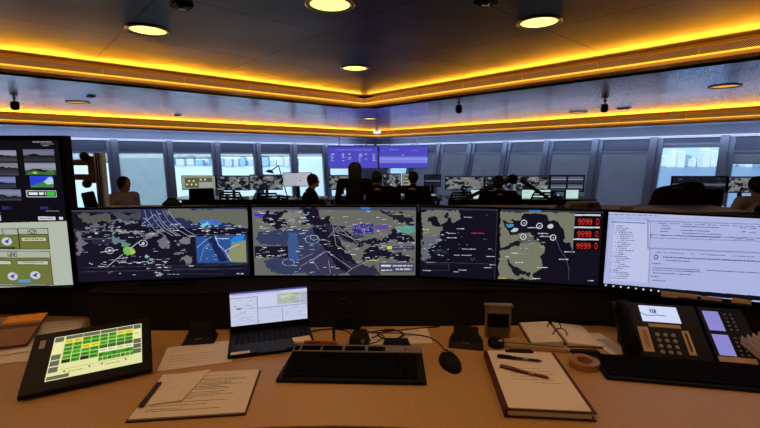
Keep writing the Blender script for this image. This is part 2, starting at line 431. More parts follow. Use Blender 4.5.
def wall_side(kd, s_list, S_end, blinds, name):
    global wn
    mp = side_map(kd, 0, 0)
    mb = MB(); wbox(mb, mp, -.05, 0, ZH, S_end, .12, Z3); rm(struct(mb.build(name, M_FRAME)))
    header_led(mp, S_end)
    for i in range(len(s_list) - 1):
        a, b = s_list[i], s_list[i + 1]
        root = bpy.data.objects.new('window_%d' % wn, None); col.objects.link(root); root.matrix_world = ROOM; root['kind'] = 'structure'; wn += 1
        mb = MB(); w = .13; ZC = 1.80 if (kd == 'r' and 10.2 < a < 11.2) else 1.62
        wbox(mb, mp, a - w, -.09, FLOOR, a + w * .2, .10, ZH)                       # mullion
        wbox(mb, mp, a + w * .2, -.03, FLOOR, a + w, .06, ZH)
        wbox(mb, mp, a, -.02, ZC - .05, b, .05, ZC)                                 # blind box rail
        wbox(mb, mp, a, 0, FLOOR, b, .08, FLOOR + .12)
        mb.build('window_frame', M_FRAME, root)
        mb = MB(); wbox(mb, mp, a, .02, ZC, b, .05, ZH); mb.build('head_panel', mat('head_panel', (100, 108, 128), .4, .3), root)
        mb = MB(); wbox(mb, mp, a, -.055, ZH - .03, b + .05, -.03, ZH); mb.build('rail', mat('rail_white', (215, 222, 235), .4), root)
        mb = MB(); wbox(mb, mp, a + w, .055, FLOOR + .12, b - w, .065, ZC - .05); mb.build('pane', M_GLASS, root)
        bz, bm = blinds[i]
        if bz < ZC - .06:
            mb = MB(); wbox(mb, mp, a + .1, .01, bz, b - .1, .014, ZC - .05); wbox(mb, mp, a + .1, 0, bz - .03, b - .1, .02, bz, 1)
            mb.build('blind', [bm, M_FRAME], root)
sr = [.92 + 1.35 * k for k in range(14)]
br = []
for k in range(13):
    a = sr[k]
    if 10.2 < a < 11.2: br.append((1.72, M_BLIND))
    elif 11.5 < a < 12.5: br.append((1.36, M_BLIND))
    elif a < 2 or a > 13.5: br.append((1.5, M_BLIND))
    else: br.append((FLOOR + .15, M_BLIND))
wall_side('r', sr, XN, br, 'wall_right')
sl = [1.2 + 1.4 * k for k in range(13)]
bl = []
for k in range(12):
    a = sl[k]
    if 8.0 < a < 8.5: bl.append((FLOOR + .15, M_BLINDL))
    elif 9.4 < a < 9.8: bl.append((1.35, M_BLINDL))
    elif 6.7 < a < 7: bl.append((1.45, M_BLINDL))
    else: bl.append((1.5, M_BLINDL))
LEAN = math.tan(R(5))
wall_side('l', sl, -YN, bl, 'wall_left')
mb = MB(); mb.box((XN, YN, FLOOR), (XN + .1, 1, 3)); rm(struct(mb.build('wall_back', M_WALL)))
mb = MB(); mb.box((-1, YN - .1, FLOOR), (XN, YN, 3)); rm(struct(mb.build('wall_rear', M_WALL)))
mb = MB(); mb.box((-.6, YN, Z1 + .06), (XN, .6, Z1 + .1)); rm(struct(mb.build('ceiling', M_WALL)))
mb = MB(); wbox(mb, side_map('r', 0, 0), -.7, -.1, FLOOR, .92, .12, ZH); wbox(mb, side_map('l', 0, 0), -.7, -.1, FLOOR, 1.2, .12, ZH); rm(struct(mb.build('wall_corner', M_FRAME)))

# ------------------------------------------------------------------ outside: sky, sea, city
w = bpy.data.worlds.new('sky'); scene.world = w; w.use_nodes = True; nt = w.node_tree; nt.nodes.clear()
wo = nt.nodes.new('ShaderNodeOutputWorld'); bg = nt.nodes.new('ShaderNodeBackground'); nt.links.new(bg.outputs[0], wo.inputs[0])
tc = nt.nodes.new('ShaderNodeTexCoord'); vm = nt.nodes.new('ShaderNodeVectorMath'); vm.operation = 'DOT_PRODUCT'; vm.inputs[1].default_value = Vector((-.62, .78, .1)).normalized()
nt.links.new(tc.outputs['Generated'], vm.inputs[0])
rp = nt.nodes.new('ShaderNodeValToRGB'); nt.links.new(vm.outputs['Value'], rp.inputs['Fac'])
e = rp.color_ramp.elements; e[0].position = .2; e[0].color = (.30, .40, .56, 1); e[1].position = .92; e[1].color = (1.15, 1.3, 1.3, 1)
e2 = e.new(.7); e2.color = (.44, .60, .76, 1)
nt.links.new(rp.outputs[0], bg.inputs[0]); bg.inputs[1].default_value = 2.2
sd = bpy.data.lights.new('sun', 'SUN'); sd.energy = 2.2; sd.angle = R(4); sd.color = (1, .95, .88)
so_ = bpy.data.objects.new('sun', sd); col.objects.link(so_); so_.rotation_euler = Vector((-.3, -1, .75)).to_track_quat('Z', 'Y').to_euler()
SEA = -60
struct(MB().prism([(-9000, 60), (9000, 60), (9000, 14000), (-9000, 14000)], SEA - 1, SEA).build('ground', mat('sea_water', (70, 105, 140), .3, 0, .4, var=.15, scale=.01, bump=0)))
def city_mat(name, rgb):
    m = bpy.data.materials.new(name); m.use_nodes = True; nt = m.node_tree; b = nt.nodes['Principled BSDF']
    tc = nt.nodes.new('ShaderNodeTexCoord'); br = nt.nodes.new('ShaderNodeTexBrick'); nt.links.new(tc.outputs['Object'], br.inputs['Vector'])
    mp = nt.nodes.new('ShaderNodeMapping'); mp.inputs['Rotation'].default_value = (R(90), 0, 0); nt.links.new(tc.outputs['Object'], mp.inputs[0]); nt.links.new(mp.outputs[0], br.inputs['Vector'])
    br.inputs['Scale'].default_value = 1; br.inputs['Brick Width'].default_value = 14; br.inputs['Row Height'].default_value = 10; br.inputs['Mortar Size'].default_value = 2.2; br.offset = 0
    c = s2l(rgb); br.inputs['Mortar'].default_value = (*c, 1); br.inputs['Color1'].default_value = (*[q * .74 for q in c], 1); br.inputs['Color2'].default_value = (*[q * .86 for q in c], 1)
    nt.links.new(br.outputs['Color'], b.inputs['Base Color']); b.inputs['Roughness'].default_value = .8
    return m
CM = [city_mat('tower_pale', (235, 245, 250)), city_mat('tower_cyan', (190, 225, 235)), city_mat('tower_grey', (165, 185, 205)), city_mat('tower_white', (255, 255, 255))]  # distance haze is painted in as pale facade tints
def building(px, wpx, ytop, D, m, label, grp, step):
    base = atd(px, 165, D); top = atd(px, ytop, D).z; wd = wpx * D / F; h = top - SEA
    root = thing('building', label, 'building', (base.x, D, SEA), 0, grp)
    mb = MB(); mb.box((-wd / 2, -20, 0), (wd / 2, 20, h * .92)); mb.box((-wd / 2 * step, -14, h * .92), (wd / 2 * step, 14, h)); mb.box((-wd * .3, -10, h * 1.0), (wd * .1, 10, h * 1.02))
    mb.build('tower_block', m, root)
    mb = MB(); mb.box((-wd * .1, -6, h), (wd * .1, 6, h * 1.04)); mb.build('roof_plant', CM[2], root)
rnd = random.Random(3)
x = 662
while x < 764:
    wp = rnd.uniform(5, 9); yt = rnd.choice([149, 151, 153, 150, 156, 158]) + rnd.uniform(-1, 1)
    building(x + wp / 2, wp, yt, rnd.uniform(2300, 2600), rnd.choice(CM), 'pale high-rise across the harbour, seen through the far right windows', 'city towers beyond the right windows', rnd.uniform(.5, .9)); x += wp + rnd.uniform(.8, 2)
for (xs, xe, gp) in ((170, 212, 'a'), (220, 252, 'b'), (262, 300, 'c')):
    x = xs
    while x < xe:
        wp = rnd.uniform(4, 8); yt = rnd.uniform(155, 160)
        building(x + wp / 2, wp, yt, rnd.uniform(2600, 3000), rnd.choice(CM[:2] + CM[3:]), 'hazy white tower block on the horizon, seen through the left windows', 'city towers beyond the left windows', rnd.uniform(.5, .9)); x += wp + rnd.uniform(.8, 3)

# ================================================================== CEILING FITTINGS
M_LENS = emit('downlight_lens', (255, 235, 120), 2.2)
M_LENS_DIM = emit('downlight_lens_dim', (255, 180, 80), .9)
def downlight(x, y, z, label, watt, r=.16, dim=False, grp=None):
    t = thing('downlight', label, 'ceiling light', (x, y, z), 0, grp)
    MB().lathe([(r, 0), (r + .035, 0), (r + .04, -.008), (r + .03, -.014), (r, -.01), (r, 0)], seg=32).build('trim_ring', mat('downlight_trim', (190, 160, 110), .35, .5), t, smooth=True)
    MB().lathe([(0.0001, -.002), (r, -.002), (r, .0), (0.0001, 0)], seg=32).build('lens', M_LENS_DIM if dim else M_LENS, t)
    if watt:
        ld = bpy.data.lights.new('downlight_lamp', 'AREA'); ld.shape = 'DISK'; ld.size = r * 1.8; ld.energy = watt; ld.color = (1, .52, .23); ld.spread = R(175)
        lo = bpy.data.objects.new('downlight_lamp', ld); col.objects.link(lo); lo.location = (x, y, z - .02)
DW = 6.8
for (px, py, lb) in ((148, 30, 'round recessed downlight at the left of the high ceiling'), (330, 4, 'round recessed downlight cut by the top edge, middle of the high ceiling'),
                     (539, 22, 'round recessed downlight at the right of the high ceiling'), (355, 68, 'smaller-looking round downlight nearest the inner ceiling corner')):
    p = atz(px, py, Z1); downlight(p.x, p.y, Z1, lb, DW)
for (x, y) in ((-2.3, 1.9), (-.3, 1.15), (1.55, 1.75), (-.3, -1.2), (-2.6, -.6), (2.2, -.6)):
    downlight(x, y, Z1, 'round recessed downlight in the high ceiling straight above the near desk', DW * 1.1, grp='downlights above the desk')
for (px, py, lb, dm) in ((78, 102, 'unlit oval-looking downlight in the lower ceiling at the left', True), (725, 86, 'dim amber downlight in the lower ceiling at the right', True),
                     (578, 112, 'faint downlight in the lower ceiling right of centre', True), (370, 118.5, 'bright small downlight near the outer ceiling corner', False)):
    p = atz(px, py, Z2); downlight(p.x, p.y, Z2, lb, 0 if dm else 6, .15, dm)
for (px, py, lb) in ((14, 103, 'black ceiling camera hanging at the far left of the lower ceiling'), (459, 107, 'black ceiling camera hanging right of the inner ceiling corner'), (605, 106, 'black ceiling camera hanging above the closed blinds')):
    p = atz(px, py - 5, Z2)
    t = thing('ceiling_camera', lb, 'camera', (p.x, p.y, Z2))
    MB().lathe([(.03, 0), (.03, -.01), (.012, -.012), (.012, -.05)], seg=12).build('stem', black, t)
    MB().lathe([(.012, -.05), (.055, -.055), (.06, -.1), (.06, -.16), (.045, -.19), (.0001, -.2)], seg=16).build('housing', black, t, smooth=True)
for (px, py, z, lb) in ((182, 5, Z1, 'small square ceiling sensor with bright middle at the top left'), (486, 1, Z1, 'small square ceiling sensor at the top right of centre')):
    p = atz(px, py, z); t = thing('ceiling_sensor', lb, 'sensor', (p.x, p.y, z), R(-48))
    MB().box((-.07, -.07, -.02), (.07, .07, 0)).build('housing', black, t, bev=.006)
    MB().lathe([(.03, -.02), (.028, -.032), (.0001, -.034)], seg=14).build('lens', alu, t, smooth=True)
for (px, py, lb) in ((91, 96, 'small dark vent slot in the left lower ceiling'), (178, 115, 'second small dark vent slot in the left lower ceiling'), (624, 108, 'small dark vent slot in the right lower ceiling')):
    p = atz(px, py, Z2); t = thing('ceiling_vent', lb, 'vent', (p.x, p.y, Z2), R(-48))
    MB().box((-.12, -.05, -.012), (.12, .05, 0)).build('vent_frame', dkgrey, t, bev=.003)
    m_ = MB()
    for k in range(4): m_.box((-.11, -.04 + k * .022, -.018), (.11, -.03 + k * .022, -.012))
    m_.build('slat', black, t)

# ================================================================== NEAR DESK
DZ = .75
back = [(-2.6, 1.98), (-1.8, 1.92), (-1.30, 1.88), (-1.27, 1.745), (-.9, 1.73), (-.4, 1.76), (.0, 1.775), (.5, 1.785), (.98, 1.785), (1.3, 1.70), (1.9, 1.42), (2.5, 1.0)]
front = [(x, 1.083 - .16 * (x + .13) ** 2 - .05 * abs(x + .13) ** 3) for x in [2.4, 2.0, 1.6, 1.2, .8, .5, .25, 0, -.13, -.3, -.5, -.8, -1.1, -1.4, -1.8, -2.2, -2.6]]
t = thing('curved_desk', 'long curved tan laminate console desk in the foreground', 'desk', (0, 0, 0))
MB().prism(front + back, DZ - .035, DZ).build('desktop', tan, t, bev=.004)
m_ = MB(); fr = front
for i in range(len(fr) - 1):
    (xa, ya), (xb, yb) = fr[i], fr[i + 1]
    m_.hexa([(xa, ya - .012, DZ - .05), (xb, yb - .012, DZ - .05), (xb, yb - .0005, DZ - .05), (xa, ya - .0005, DZ - .05)], [(xa, ya - .012, DZ - .006), (xb, yb - .012, DZ - .006), (xb, yb - .0005, DZ - .006), (xa, ya - .0005, DZ - .006)])
m_.build('edge_trim', mat('dark_edge', (30, 18, 16), .5), t)
for xx in (-2.2, -.7, .8, 2.1):
    MB().box((xx - .02, 1.15, 0) if abs(xx) < 2 else (xx - .02, .95, 0), (xx + .02, 1.3 if xx > 2 else 1.65, DZ - .036)).build('leg', dkgrey, t, bev=.005)
t = thing('console_partition', 'low black partition wall standing along the back of the desk', 'partition', (0, 0, 0))
for (z0, z1, nm) in ((0, .905, 'panel'),):
    m_ = MB()
    for i in range(len(back) - 1):
        (xa, ya), (xb, yb) = back[i], back[i + 1]
        m_.hexa([(xa, ya + .004, z0), (xb, yb + .004, z0), (xb, yb + .032, z0), (xa, ya + .032, z0)], [(xa, ya + .004, z1), (xb, yb + .004, z1), (xb, yb + .032, z1), (xa, ya + .032, z1)])
    m_.build(nm, partition_black, t)
m_ = MB()
for i in range(len(back) - 1):
    (xa, ya), (xb, yb) = back[i], back[i + 1]
    m_.hexa([(xa, ya + .0, .9055), (xb, yb, .9055), (xb, yb + .3, .9055), (xa, ya + .3, .9055)], [(xa, ya, .915), (xb, yb, .915), (xb, yb + .3, .915), (xa, ya + .3, .915)])
m_.build('shelf', matte, t)

# ------------------------------------------------------------------ monitor builder
def monitor(name, label, cat, pl, pr, zb, zt, me, far=False, rim=.012, rimb=.018, depth=.035, stand=True, base_z=None, mt=None):
    """pl, pr: left and right lower outer corners seen from the front"""
    pl = Vector(pl); pr = Vector(pr); c = (pl + pr) / 2; w_ = (pr - pl).length; rz = math.atan2(pr.y - pl.y, pr.x - pl.x); h = zt - zb
    bz = base_z if base_z is not None else zb - .2
    t = thing(name, label, cat, (c.x, c.y, bz), rz); zo = zb - bz
    m_ = MB(); m_.box((-w_ / 2, .004, zo), (w_ / 2, depth, zo + h))
    for b in (((-w_ / 2, 0, zo), (w_ / 2, .004, zo + rimb)), ((-w_ / 2, 0, zo + h - rim), (w_ / 2, .004, zo + h)), ((-w_ / 2, 0, zo + rimb), (-w_ / 2 + rim, .004, zo + h - rim)), ((w_ / 2 - rim, 0, zo + rimb), (w_ / 2, .004, zo + h - rim))): m_.box(*b)
    m_.build('housing', bezel, t)
    s = put_mesh(me, 'screen', mt or M_SCR, t, (0, .003, zo + rimb)); s.scale = ((w_ - 2 * rim), 1, (h - rim - rimb))
    if stand:
        MB().box((-.03, depth + .002, .012), (.03, depth + .03, zo + h * .5)).box((-.05, depth, zo + h * .35), (.05, depth + .004, zo + h * .6)).build('stand_neck', black, t, bev=.004)
        MB().box((-.12, depth - .06, 0), (.12, depth + .10, .012)).build('stand_base', black, t, bev=.004)
    return t
def unit_mesh(cv, name): return cv.mesh(name, 1, 1)

LAND = (104, 104, 98); LAND2 = (128, 126, 118); SEAC = (20, 19, 36); NAVY = (34, 38, 66); SLATE = (50, 60, 92)
WH = (205, 208, 216)
def corner(px, D): return atd(px, 245, D)
def proj(P):
    y = P.y; z = P.z - CAMZ; dd = y * math.cos(PITCH) - z * math.sin(PITCH); uu = z * math.cos(PITCH) + y * math.sin(PITCH)
    return 380 + F * P.x / dd, 214 - F * uu / dd, dd
p1a, p1b = corner(72.5, 1.82), corner(250.6, 1.925)
p2a, p2b = corner(251.6, 1.93), corner(417.3, 1.93)
p3a, p3b = corner(418.3, 1.925), corner(603.2, 1.77)
p4a = corner(604.2, 1.765); dr = Vector((math.cos(R(-22)), math.sin(R(-22)), 0)); p4b = p4a + dr * .80
e4t = proj(Vector((p4b.x, p4b.y, 1.264))); e4b = proj(Vector((p4b.x, p4b.y, .937)))
# --- left chart
c1 = Canvas(72, 250, (210.5, 206), (286, 277), 3, SEAC, 11, (1.82, 1.925))
c1.rect(72, 200, 260, 212.3, (60, 62, 80)); c1.rect(110, 200, 260, 209.3, (70, 74, 92))
c1.poly([(78, 214), (112, 213), (110, 222), (95, 224), (80, 220)], (84, 86, 82), 3, 30)
c1.poly([(112, 214), (144, 213), (143, 218), (118, 220)], (70, 74, 80), 3, 40)
c1.blob(96, 227, 8, 3, (100, 100, 112), 4, 40); c1.blob(126, 222, 14, 1.8, (120, 120, 130), 4, 50); c1.blob(88, 232, 12, 1.4, (96, 96, 110), 3, 50)
c1.rect(78, 239, 108, 241, (66, 66, 84)); c1.blob(130, 232, 22, 1.4, (140, 140, 145), 3, 50)
c1.poly([(74, 232), (83, 238), (84, 245), (76, 253), (73, 256)], (110, 108, 122), 4, 30)
c1.blob(116, 241, 8, 3, (96, 124, 132), 3, 40); c1.blob(100, 243, 12, 3, (40, 40, 62), 3, 30)
c1.poly([(142, 208), (250, 206), (250, 232), (142, 236)], (38, 46, 84))
c1.poly([(163, 209), (250, 206), (250, 229), (225, 222), (205, 225), (185, 218), (170, 214)], (100, 104, 92), 3, 34, clip=(142, 208, 250, 236))
c1.rect(142, 228, 250, 240, (16, 16, 32)); c1.poly([(142, 236), (165, 228), (163, 233), (143, 240)], (110, 110, 118), 2, 40)
c1.blob(212, 222.5, 12, 2.6, (60, 120, 200), 2, 40); c1.blob(206, 224, 5, 1.6, (110, 205, 225), 2, 40); c1.blob(217, 220.5, 5, 1.6, (90, 84, 200), 2, 40)
for k in range(5): c1.path([(146 + k * 6, 210), (148 + k * 7, 220), (155 + k * 8, 230), (165 + k * 8, 236)], .5, (150, 158, 190))
c1.path([(143, 224), (156, 214), (165, 228), (178, 236)], .5, (170, 175, 200))
c1.labels(60, (168, 223, 246, 236), (2, 8), .8); c1.labels(14, (144, 212, 165, 236), (1, 4), .6)
c1.blob(164, 243, 6, 6, (112, 106, 122), 4, 40); c1.blob(183, 242, 6, 5, (118, 116, 124), 4, 40); c1.blob(186, 260, 6, 5, (118, 116, 120), 4, 40); c1.blob(178, 254, 5, 2, (112, 110, 118), 2, 40)
c1.poly([(196, 236.5), (247, 234), (247, 263), (196, 264)], (42, 82, 148)); c1.poly([(229, 251), (233, 242), (247, 239), (247, 262.5), (233, 263), (227, 256)], (136, 142, 104), 1.5, 30, clip=(196, 234, 247, 263))
c1.poly([(231, 240), (238, 235), (247, 234), (245, 240), (236, 242)], (36, 128, 214), 1.5, 30)
c1.poly([(206, 237), (214, 236), (228, 262), (219, 263), (214, 250)], (22, 34, 78), 1, 40)
c1.path([(197, 248), (206, 240), (212, 237)], .6, (150, 170, 215)); c1.path([(216, 236), (219, 245), (226, 252), (231, 262)], .6, (200, 210, 225)); c1.path([(199, 262), (204, 248), (210, 243)], .5, (110, 150, 210)); c1.path([(226, 251), (229, 249), (240, 244)], .5, (210, 215, 225))
c1.labels(9, (203, 240, 222, 260), (1, 4), .6); c1.words(216, 238, 14, .9, WH)
c1.frame(195.4, 234, 248, 264.5, .5, (60, 66, 90))
c1.blob(127, 252, 5.5, 4.2, (120, 182, 84), 2, 40); c1.blob(130, 253, 2, 2, (230, 180, 70), .5, 40); c1.blob(124, 246, 5, 2.5, (96, 140, 120), 2, 40); c1.blob(144, 258, 1.6, 2, (60, 175, 165), .4, 30)
for (rx, ry) in ((107, 252), (142, 244)): c1.ring(rx, ry, 4.2, .7, (196, 196, 210), .75); c1.blob(rx, ry, 1.6, 1.2, WH, .2)
c1.line((98, 254), (116, 251), .6, WH); c1.line((102, 270), (120, 256), .7, (170, 172, 185)); c1.line((128, 250), (137, 243), .6, WH)
c1.labels(26, (112, 257, 150, 266), (3, 9), .9); c1.labels(34, (80, 224, 148, 238), (2, 8), .7); c1.labels(30, (76, 240, 190, 280), (2, 8), .7)
c1.labels(8, (82, 264, 100, 271), (2, 5), .9); c1.labels(10, (140, 264, 170, 279), (3, 9), .9)
for yy in (268.6, 273): c1.line((76, yy + 2), (246, yy - 3.5), .5, (64, 64, 84))
c1.frame(150, 270, 223, 276, .4, (54, 56, 74)); c1.words(236, 274.6, 7, .8, WH)
# --- centre chart
c2 = Canvas(252, 417, (207, 206), (277.5, 278.5), 3, LAND, 23)
c2.rect(252, 200, 420, 209, (66, 68, 84)); c2.blob(366, 207.5, 5, 1.2, (40, 120, 220), .3); c2.rect(253, 209, 417, 209.6, (90, 92, 100))
SE = (22, 20, 38)
c2.poly([(262, 214), (276, 211), (286, 212), (284, 222), (292, 230), (280, 229), (264, 222)], SE, 4, 26)
c2.poly([(300, 207), (318, 207), (318, 216), (330, 216), (332, 224), (318, 228), (310, 224), (300, 226), (304, 216)], SE, 4, 26)
c2.poly([(255, 232), (300, 230), (326, 226), (338, 250), (345, 277), (275, 277), (266, 270), (262, 262), (285, 258), (290, 248), (265, 246), (256, 240)], SLATE, 3, 24)
c2.rect(253, 247, 287, 259, SE); c2.poly([(287, 232), (296, 232), (300, 262), (288, 263), (286, 244)], (60, 86, 140), 2, 30)
c2.poly([(296, 262), (330, 246), (340, 262), (352, 277), (312, 277), (302, 272)], (54, 52, 82), 1.5, 20)
c2.poly([(311, 228), (325, 225), (334, 231), (345, 250), (358, 266), (378, 277), (350, 278), (336, 268), (326, 252)], SE, 2, 26)
c2.poly([(325, 224), (345, 226), (353, 238), (338, 238), (330, 232)], (38, 36, 66), 2, 26)
c2.poly([(336, 240), (352, 234), (365, 238), (352, 242)], (60, 60, 84), 2)
c2.poly([(333, 228), (345, 230), (360, 240), (370, 243), (388, 236), (398, 230), (416, 236), (416, 242), (400, 243), (392, 241), (378, 247), (360, 246), (345, 240)], SE, 4, 28)
c2.poly([(362, 258), (370, 250), (372, 244), (382, 248), (392, 254), (410, 258), (417, 262), (400, 263), (384, 258), (372, 262), (364, 264)], SE, 4, 28)
c2.poly([(377, 208), (398, 210), (406, 216), (416, 217), (416, 225), (402, 222), (396, 216), (380, 213)], (30, 30, 46), 4, 28)
c2.poly([(338, 255), (352, 266), (375, 268), (380, 277), (352, 277)], (44, 44, 62), 3)
c2.rect(353, 224, 374, 234, (52, 46, 120)); c2.dots(40, (353, 224, 373, 233), .9, (150, 140, 210)); c2.poly([(373, 227), (388, 224), (389, 229), (376, 229)], (92, 66, 168), .6)
c2.rect(254, 213, 264, 216.5, (66, 52, 200)); c2.poly([(396, 227), (414, 226), (416, 232), (410, 236), (400, 232)], (92, 150, 136), 2)
c2.rect(390, 247, 416, 251, (52, 52, 90)); c2.words(393, 248.2, 20, .8, (120, 120, 180)); c2.rect(388, 247, 393, 250.5, (210, 200, 90)); c2.words(370, 261.5, 9, 1.2, (215, 210, 110)); c2.words(396, 213, 10, .8, (190, 190, 100))
c2.rect(380, 265, 416, 275, (72, 72, 98)); c2.rect(382, 267, 392, 269, (210, 212, 222)); c2.words(394, 267.5, 20, 1.3, WH); c2.words(382, 272.2, 12, 1.3, WH); c2.words(397, 271, 16, 1.8, (190, 195, 210))
for (p, q) in (((333, 226), (336, 246)), ((336, 246), (347, 253)), ((328, 238), (338, 226)), ((338, 226), (358, 244)), ((312, 262), (326, 252)), ((326, 252), (352, 271)), ((352, 271), (345, 277)), ((352, 271), (370, 262)), ((296, 262), (312, 255)), ((333, 228), (352, 232)), ((336, 232), (356, 240)), ((328, 262), (330, 276)), ((312, 262), (318, 272)), ((326, 252), (300, 268))):
    c2.line(p, q, .45, (150, 150, 165))
for (cx, cy, r) in ((314, 238, 4), (287, 264, 6), (347, 253, 2), (312, 240, 7)): c2.ring(cx, cy, r, .5, (168, 190, 190), .6)
c2.labels(70, (255, 211, 320, 234), (2, 8), .8); c2.labels(26, (254, 247, 286, 259), (2, 6), .8); c2.labels(30, (290, 234, 345, 275), (2, 6), .7)
c2.labels(60, (320, 210, 414, 246), (2, 7), .7); c2.labels(34, (345, 244, 414, 264), (2, 7), .7); c2.labels(20, (380, 233, 415, 243), (1, 3), .8)
c2.blob(292, 215, 9, 4, (124, 126, 118), 3); c2.blob(305, 214, 3, 2, (90, 130, 150), 2)
# --- right double chart
c3 = Canvas(418, 603, (206.5, 209), (279, 287), 3, (16, 15, 30), 37, (1.925, 1.77))
c3.rect(418, 203, 497, 209, (48, 48, 66)); c3.rect(499, 203, 603, 210.5, (52, 52, 70)); c3.rect(528, 207.6, 540, 210, (40, 120, 200))
c3.poly([(420, 210), (457, 210), (460, 216), (452, 222), (446, 218), (440, 224), (436, 216), (428, 217), (431, 226), (440, 228), (436, 236), (430, 242), (423, 240), (420, 250)], (112, 112, 104), 3, 26, clip=(419, 209, 496, 290))
c3.poly([(420, 236), (432, 238), (438, 236), (434, 244), (424, 250), (430, 258), (420, 264)], (96, 100, 112), 4, 26, clip=(419, 209, 496, 290))
c3.blob(428, 219, 4, 3, (16, 15, 30), 3); c3.blob(445, 215, 3, 2.4, (24, 24, 40), 3); c3.blob(440, 252, 6, 3, (38, 38, 62), 3); c3.blob(437, 240, 3, 1.8, (110, 130, 140), 1.5)
c3.labels(26, (421, 232, 448, 262), (1, 5), .7); c3.words(420, 229, 7, 1.2, (200, 190, 90)); c3.words(470, 232.4, 13, 1, (190, 40, 66))
for (x, y, L) in ((462, 216, 8), (455, 228, 8), (446, 233, 8), (445, 237.6, 10), (461, 249.4, 14), (461, 256, 10), (453, 256, 6), (486, 257, 9), (458, 272, 8), (453, 274, 5), (484, 269, 8), (490, 266, 7), (424, 264, 10), (421, 273, 9), (488, 249, 3)): c3.words(x, y, L, .7, (190, 192, 205))
c3.dots(14, (450, 213, 494, 262), .7, (140, 140, 160))
c3.line((421, 264), (496, 265.5), .4, (70, 70, 86)); c3.frame(424, 266, 448, 273, .35, (66, 66, 80)); c3.line((495.4, 209), (495.4, 283), .6, (52, 52, 66))
c3.rect(496.3, 203, 498.6, 290, (6, 6, 8))
c3.poly([(499, 210), (576, 210), (576, 246), (566, 240), (562, 228), (556, 220), (548, 218), (546, 212), (524, 212), (518, 218), (508, 220), (522, 226), (519, 232), (530, 232), (534, 240), (546, 246), (542, 256), (545, 268), (536, 276), (538, 281), (499, 282)], (116, 118, 100), 2.2, 30, clip=(498.6, 210, 574, 290))
c3.poly([(500, 218), (512, 221), (520, 222), (526, 230), (512, 234), (505, 228)], (20, 20, 36), 2.5, 30); c3.poly([(499, 248), (512, 243), (522, 237), (526, 240), (514, 246), (503, 250)], (20, 20, 36), 2, 30)
c3.poly([(508, 262), (516, 266), (524, 272), (534, 278), (530, 282), (516, 276), (508, 270)], (20, 20, 36), 4, 30)
c3.blob(508, 225, 4, 2, (70, 140, 180), 2); c3.blob(513, 229, 4, 2, (180, 200, 205), 2); c3.blob(550, 225, 3, 2.4, (200, 200, 200), .6, 20); c3.blob(527, 238, 8, 4, (90, 96, 86), 4, 30)
for (rx, ry) in ((523, 221.5), (539, 224.5), (553.5, 236.5), (523, 236)): c3.ring(rx, ry, 2.8, .8, (210, 210, 215)); c3.dots(1, (rx - .6, ry - .6, rx - .2, ry - .2), 1.2, WH)
c3.path([(557, 239), (562, 250), (568, 258), (572, 270), (572, 281)], .5, (84, 86, 100))
for (x, y, L, c) in ((527, 226, 12, WH), (538, 232, 11, WH), (540, 235, 12, WH), (566, 251, 11, WH), (561, 259, 10, WH), (539, 268, 11, WH), (534, 280, 9, WH), (511, 253, 8, (200, 215, 220)), (518, 253.5, 12, (150, 120, 190)), (516, 263, 9, WH), (592, 281.5, 6, WH), (499.5, 280, 8, (215, 205, 80)), (505, 257, 4, (200, 215, 220))): c3.words(x, y, L, .8, c)
c3.words(530, 241, 16, 1, (70, 110, 80)); c3.labels(14, (520, 234, 545, 248), (1, 5), .6)
for k, y0 in enumerate((212.5, 225.3, 237.8)):
    c3.rect(573.5, y0 - .4, 601, y0 + 12, (14, 8, 14)); c3.rect(574, y0 - .6, 600.5, y0 + 1, (200, 205, 215)); c3.rect(573.5, y0 - .6, 574.2, y0 + 12, (120, 120, 130))
    c3.text(578, y0 + 4.2, 5.8, '9999 0', (236, 50, 46), .74)
# --- email / document screen
X4 = e4t[0]
c4 = Canvas(604, X4, (208.5, e4t[1]), (288.5, e4b[1]), 2.6, (170, 178, 222), 41, (1.80, e4b[2]))
def t4(y, x): return y + (x - 603) * .055
LB = (170, 178, 222)
c4.poly([(603, 205), (X4 + 5, 215), (X4 + 5, 222), (603, 212.2)], (182, 188, 226)); c4.poly([(610, 217), (650, 219.5), (651, 284), (612, 282)], (186, 192, 230))
c4.poly([(608, 218), (644, 220.2), (644, 221.6), (608, 219.4)], (96, 120, 180))
def sl(x0, y0, L, h, c): # text following the slight tilt
    c4.words(x0, y0, L, h, c, .045)
for k in range(9): sl(604 + k * 6, 210.6 + k * .25, 4.5, .8, (90, 92, 130))
for k in range(5): sl(605 + k * 9, 214.6 + k * .35, 5, .6, (130, 134, 170))
for k in range(27):
    yy = 223 + k * 2.15; xi = c4.rs.choice([613, 616, 618, 620]) if k > 2 else 613
    sl(xi, yy, c4.rs.uniform(5, 17), .8, (96, 98, 140)); sl(xi - 3, yy, 1, .8, (110, 112, 150))
for k in range(22): sl(604.5, 216 + k * 2.6, 1.5, .7, (110, 118, 160))
c4.poly([(645, 217), (646.2, 217), (649, 248), (647.8, 248)], (120, 126, 170)); c4.poly([(648, 246.2), (X4 + 5, 256), (X4 + 5, 257.5), (648, 247.6)], (134, 140, 186)); c4.poly([(646, 218), (X4 + 5, 227), (X4 + 5, 228), (646, 219)], (134, 140, 186)); c4.poly([(648, 218), (649, 218), (653, 284), (652, 284)], (140, 146, 190))
for k in range(10): sl(656 + k * 13, 220.5 + k * .6, 10, .7, (96, 98, 134))
for (x, y, L) in ((660, 223, 8), (680, 224, 40), (660, 226, 10), (681, 228, 30), (682, 231, 42), (660, 229, 8), (742, 226, 6), (752, 226.5, 7), (744, 230, 4), (752, 231, 7), (660, 233, 12), (681, 234, 42), (737, 237, 9), (750, 238, 8)): sl(x, y, L, .8, (80, 82, 120))
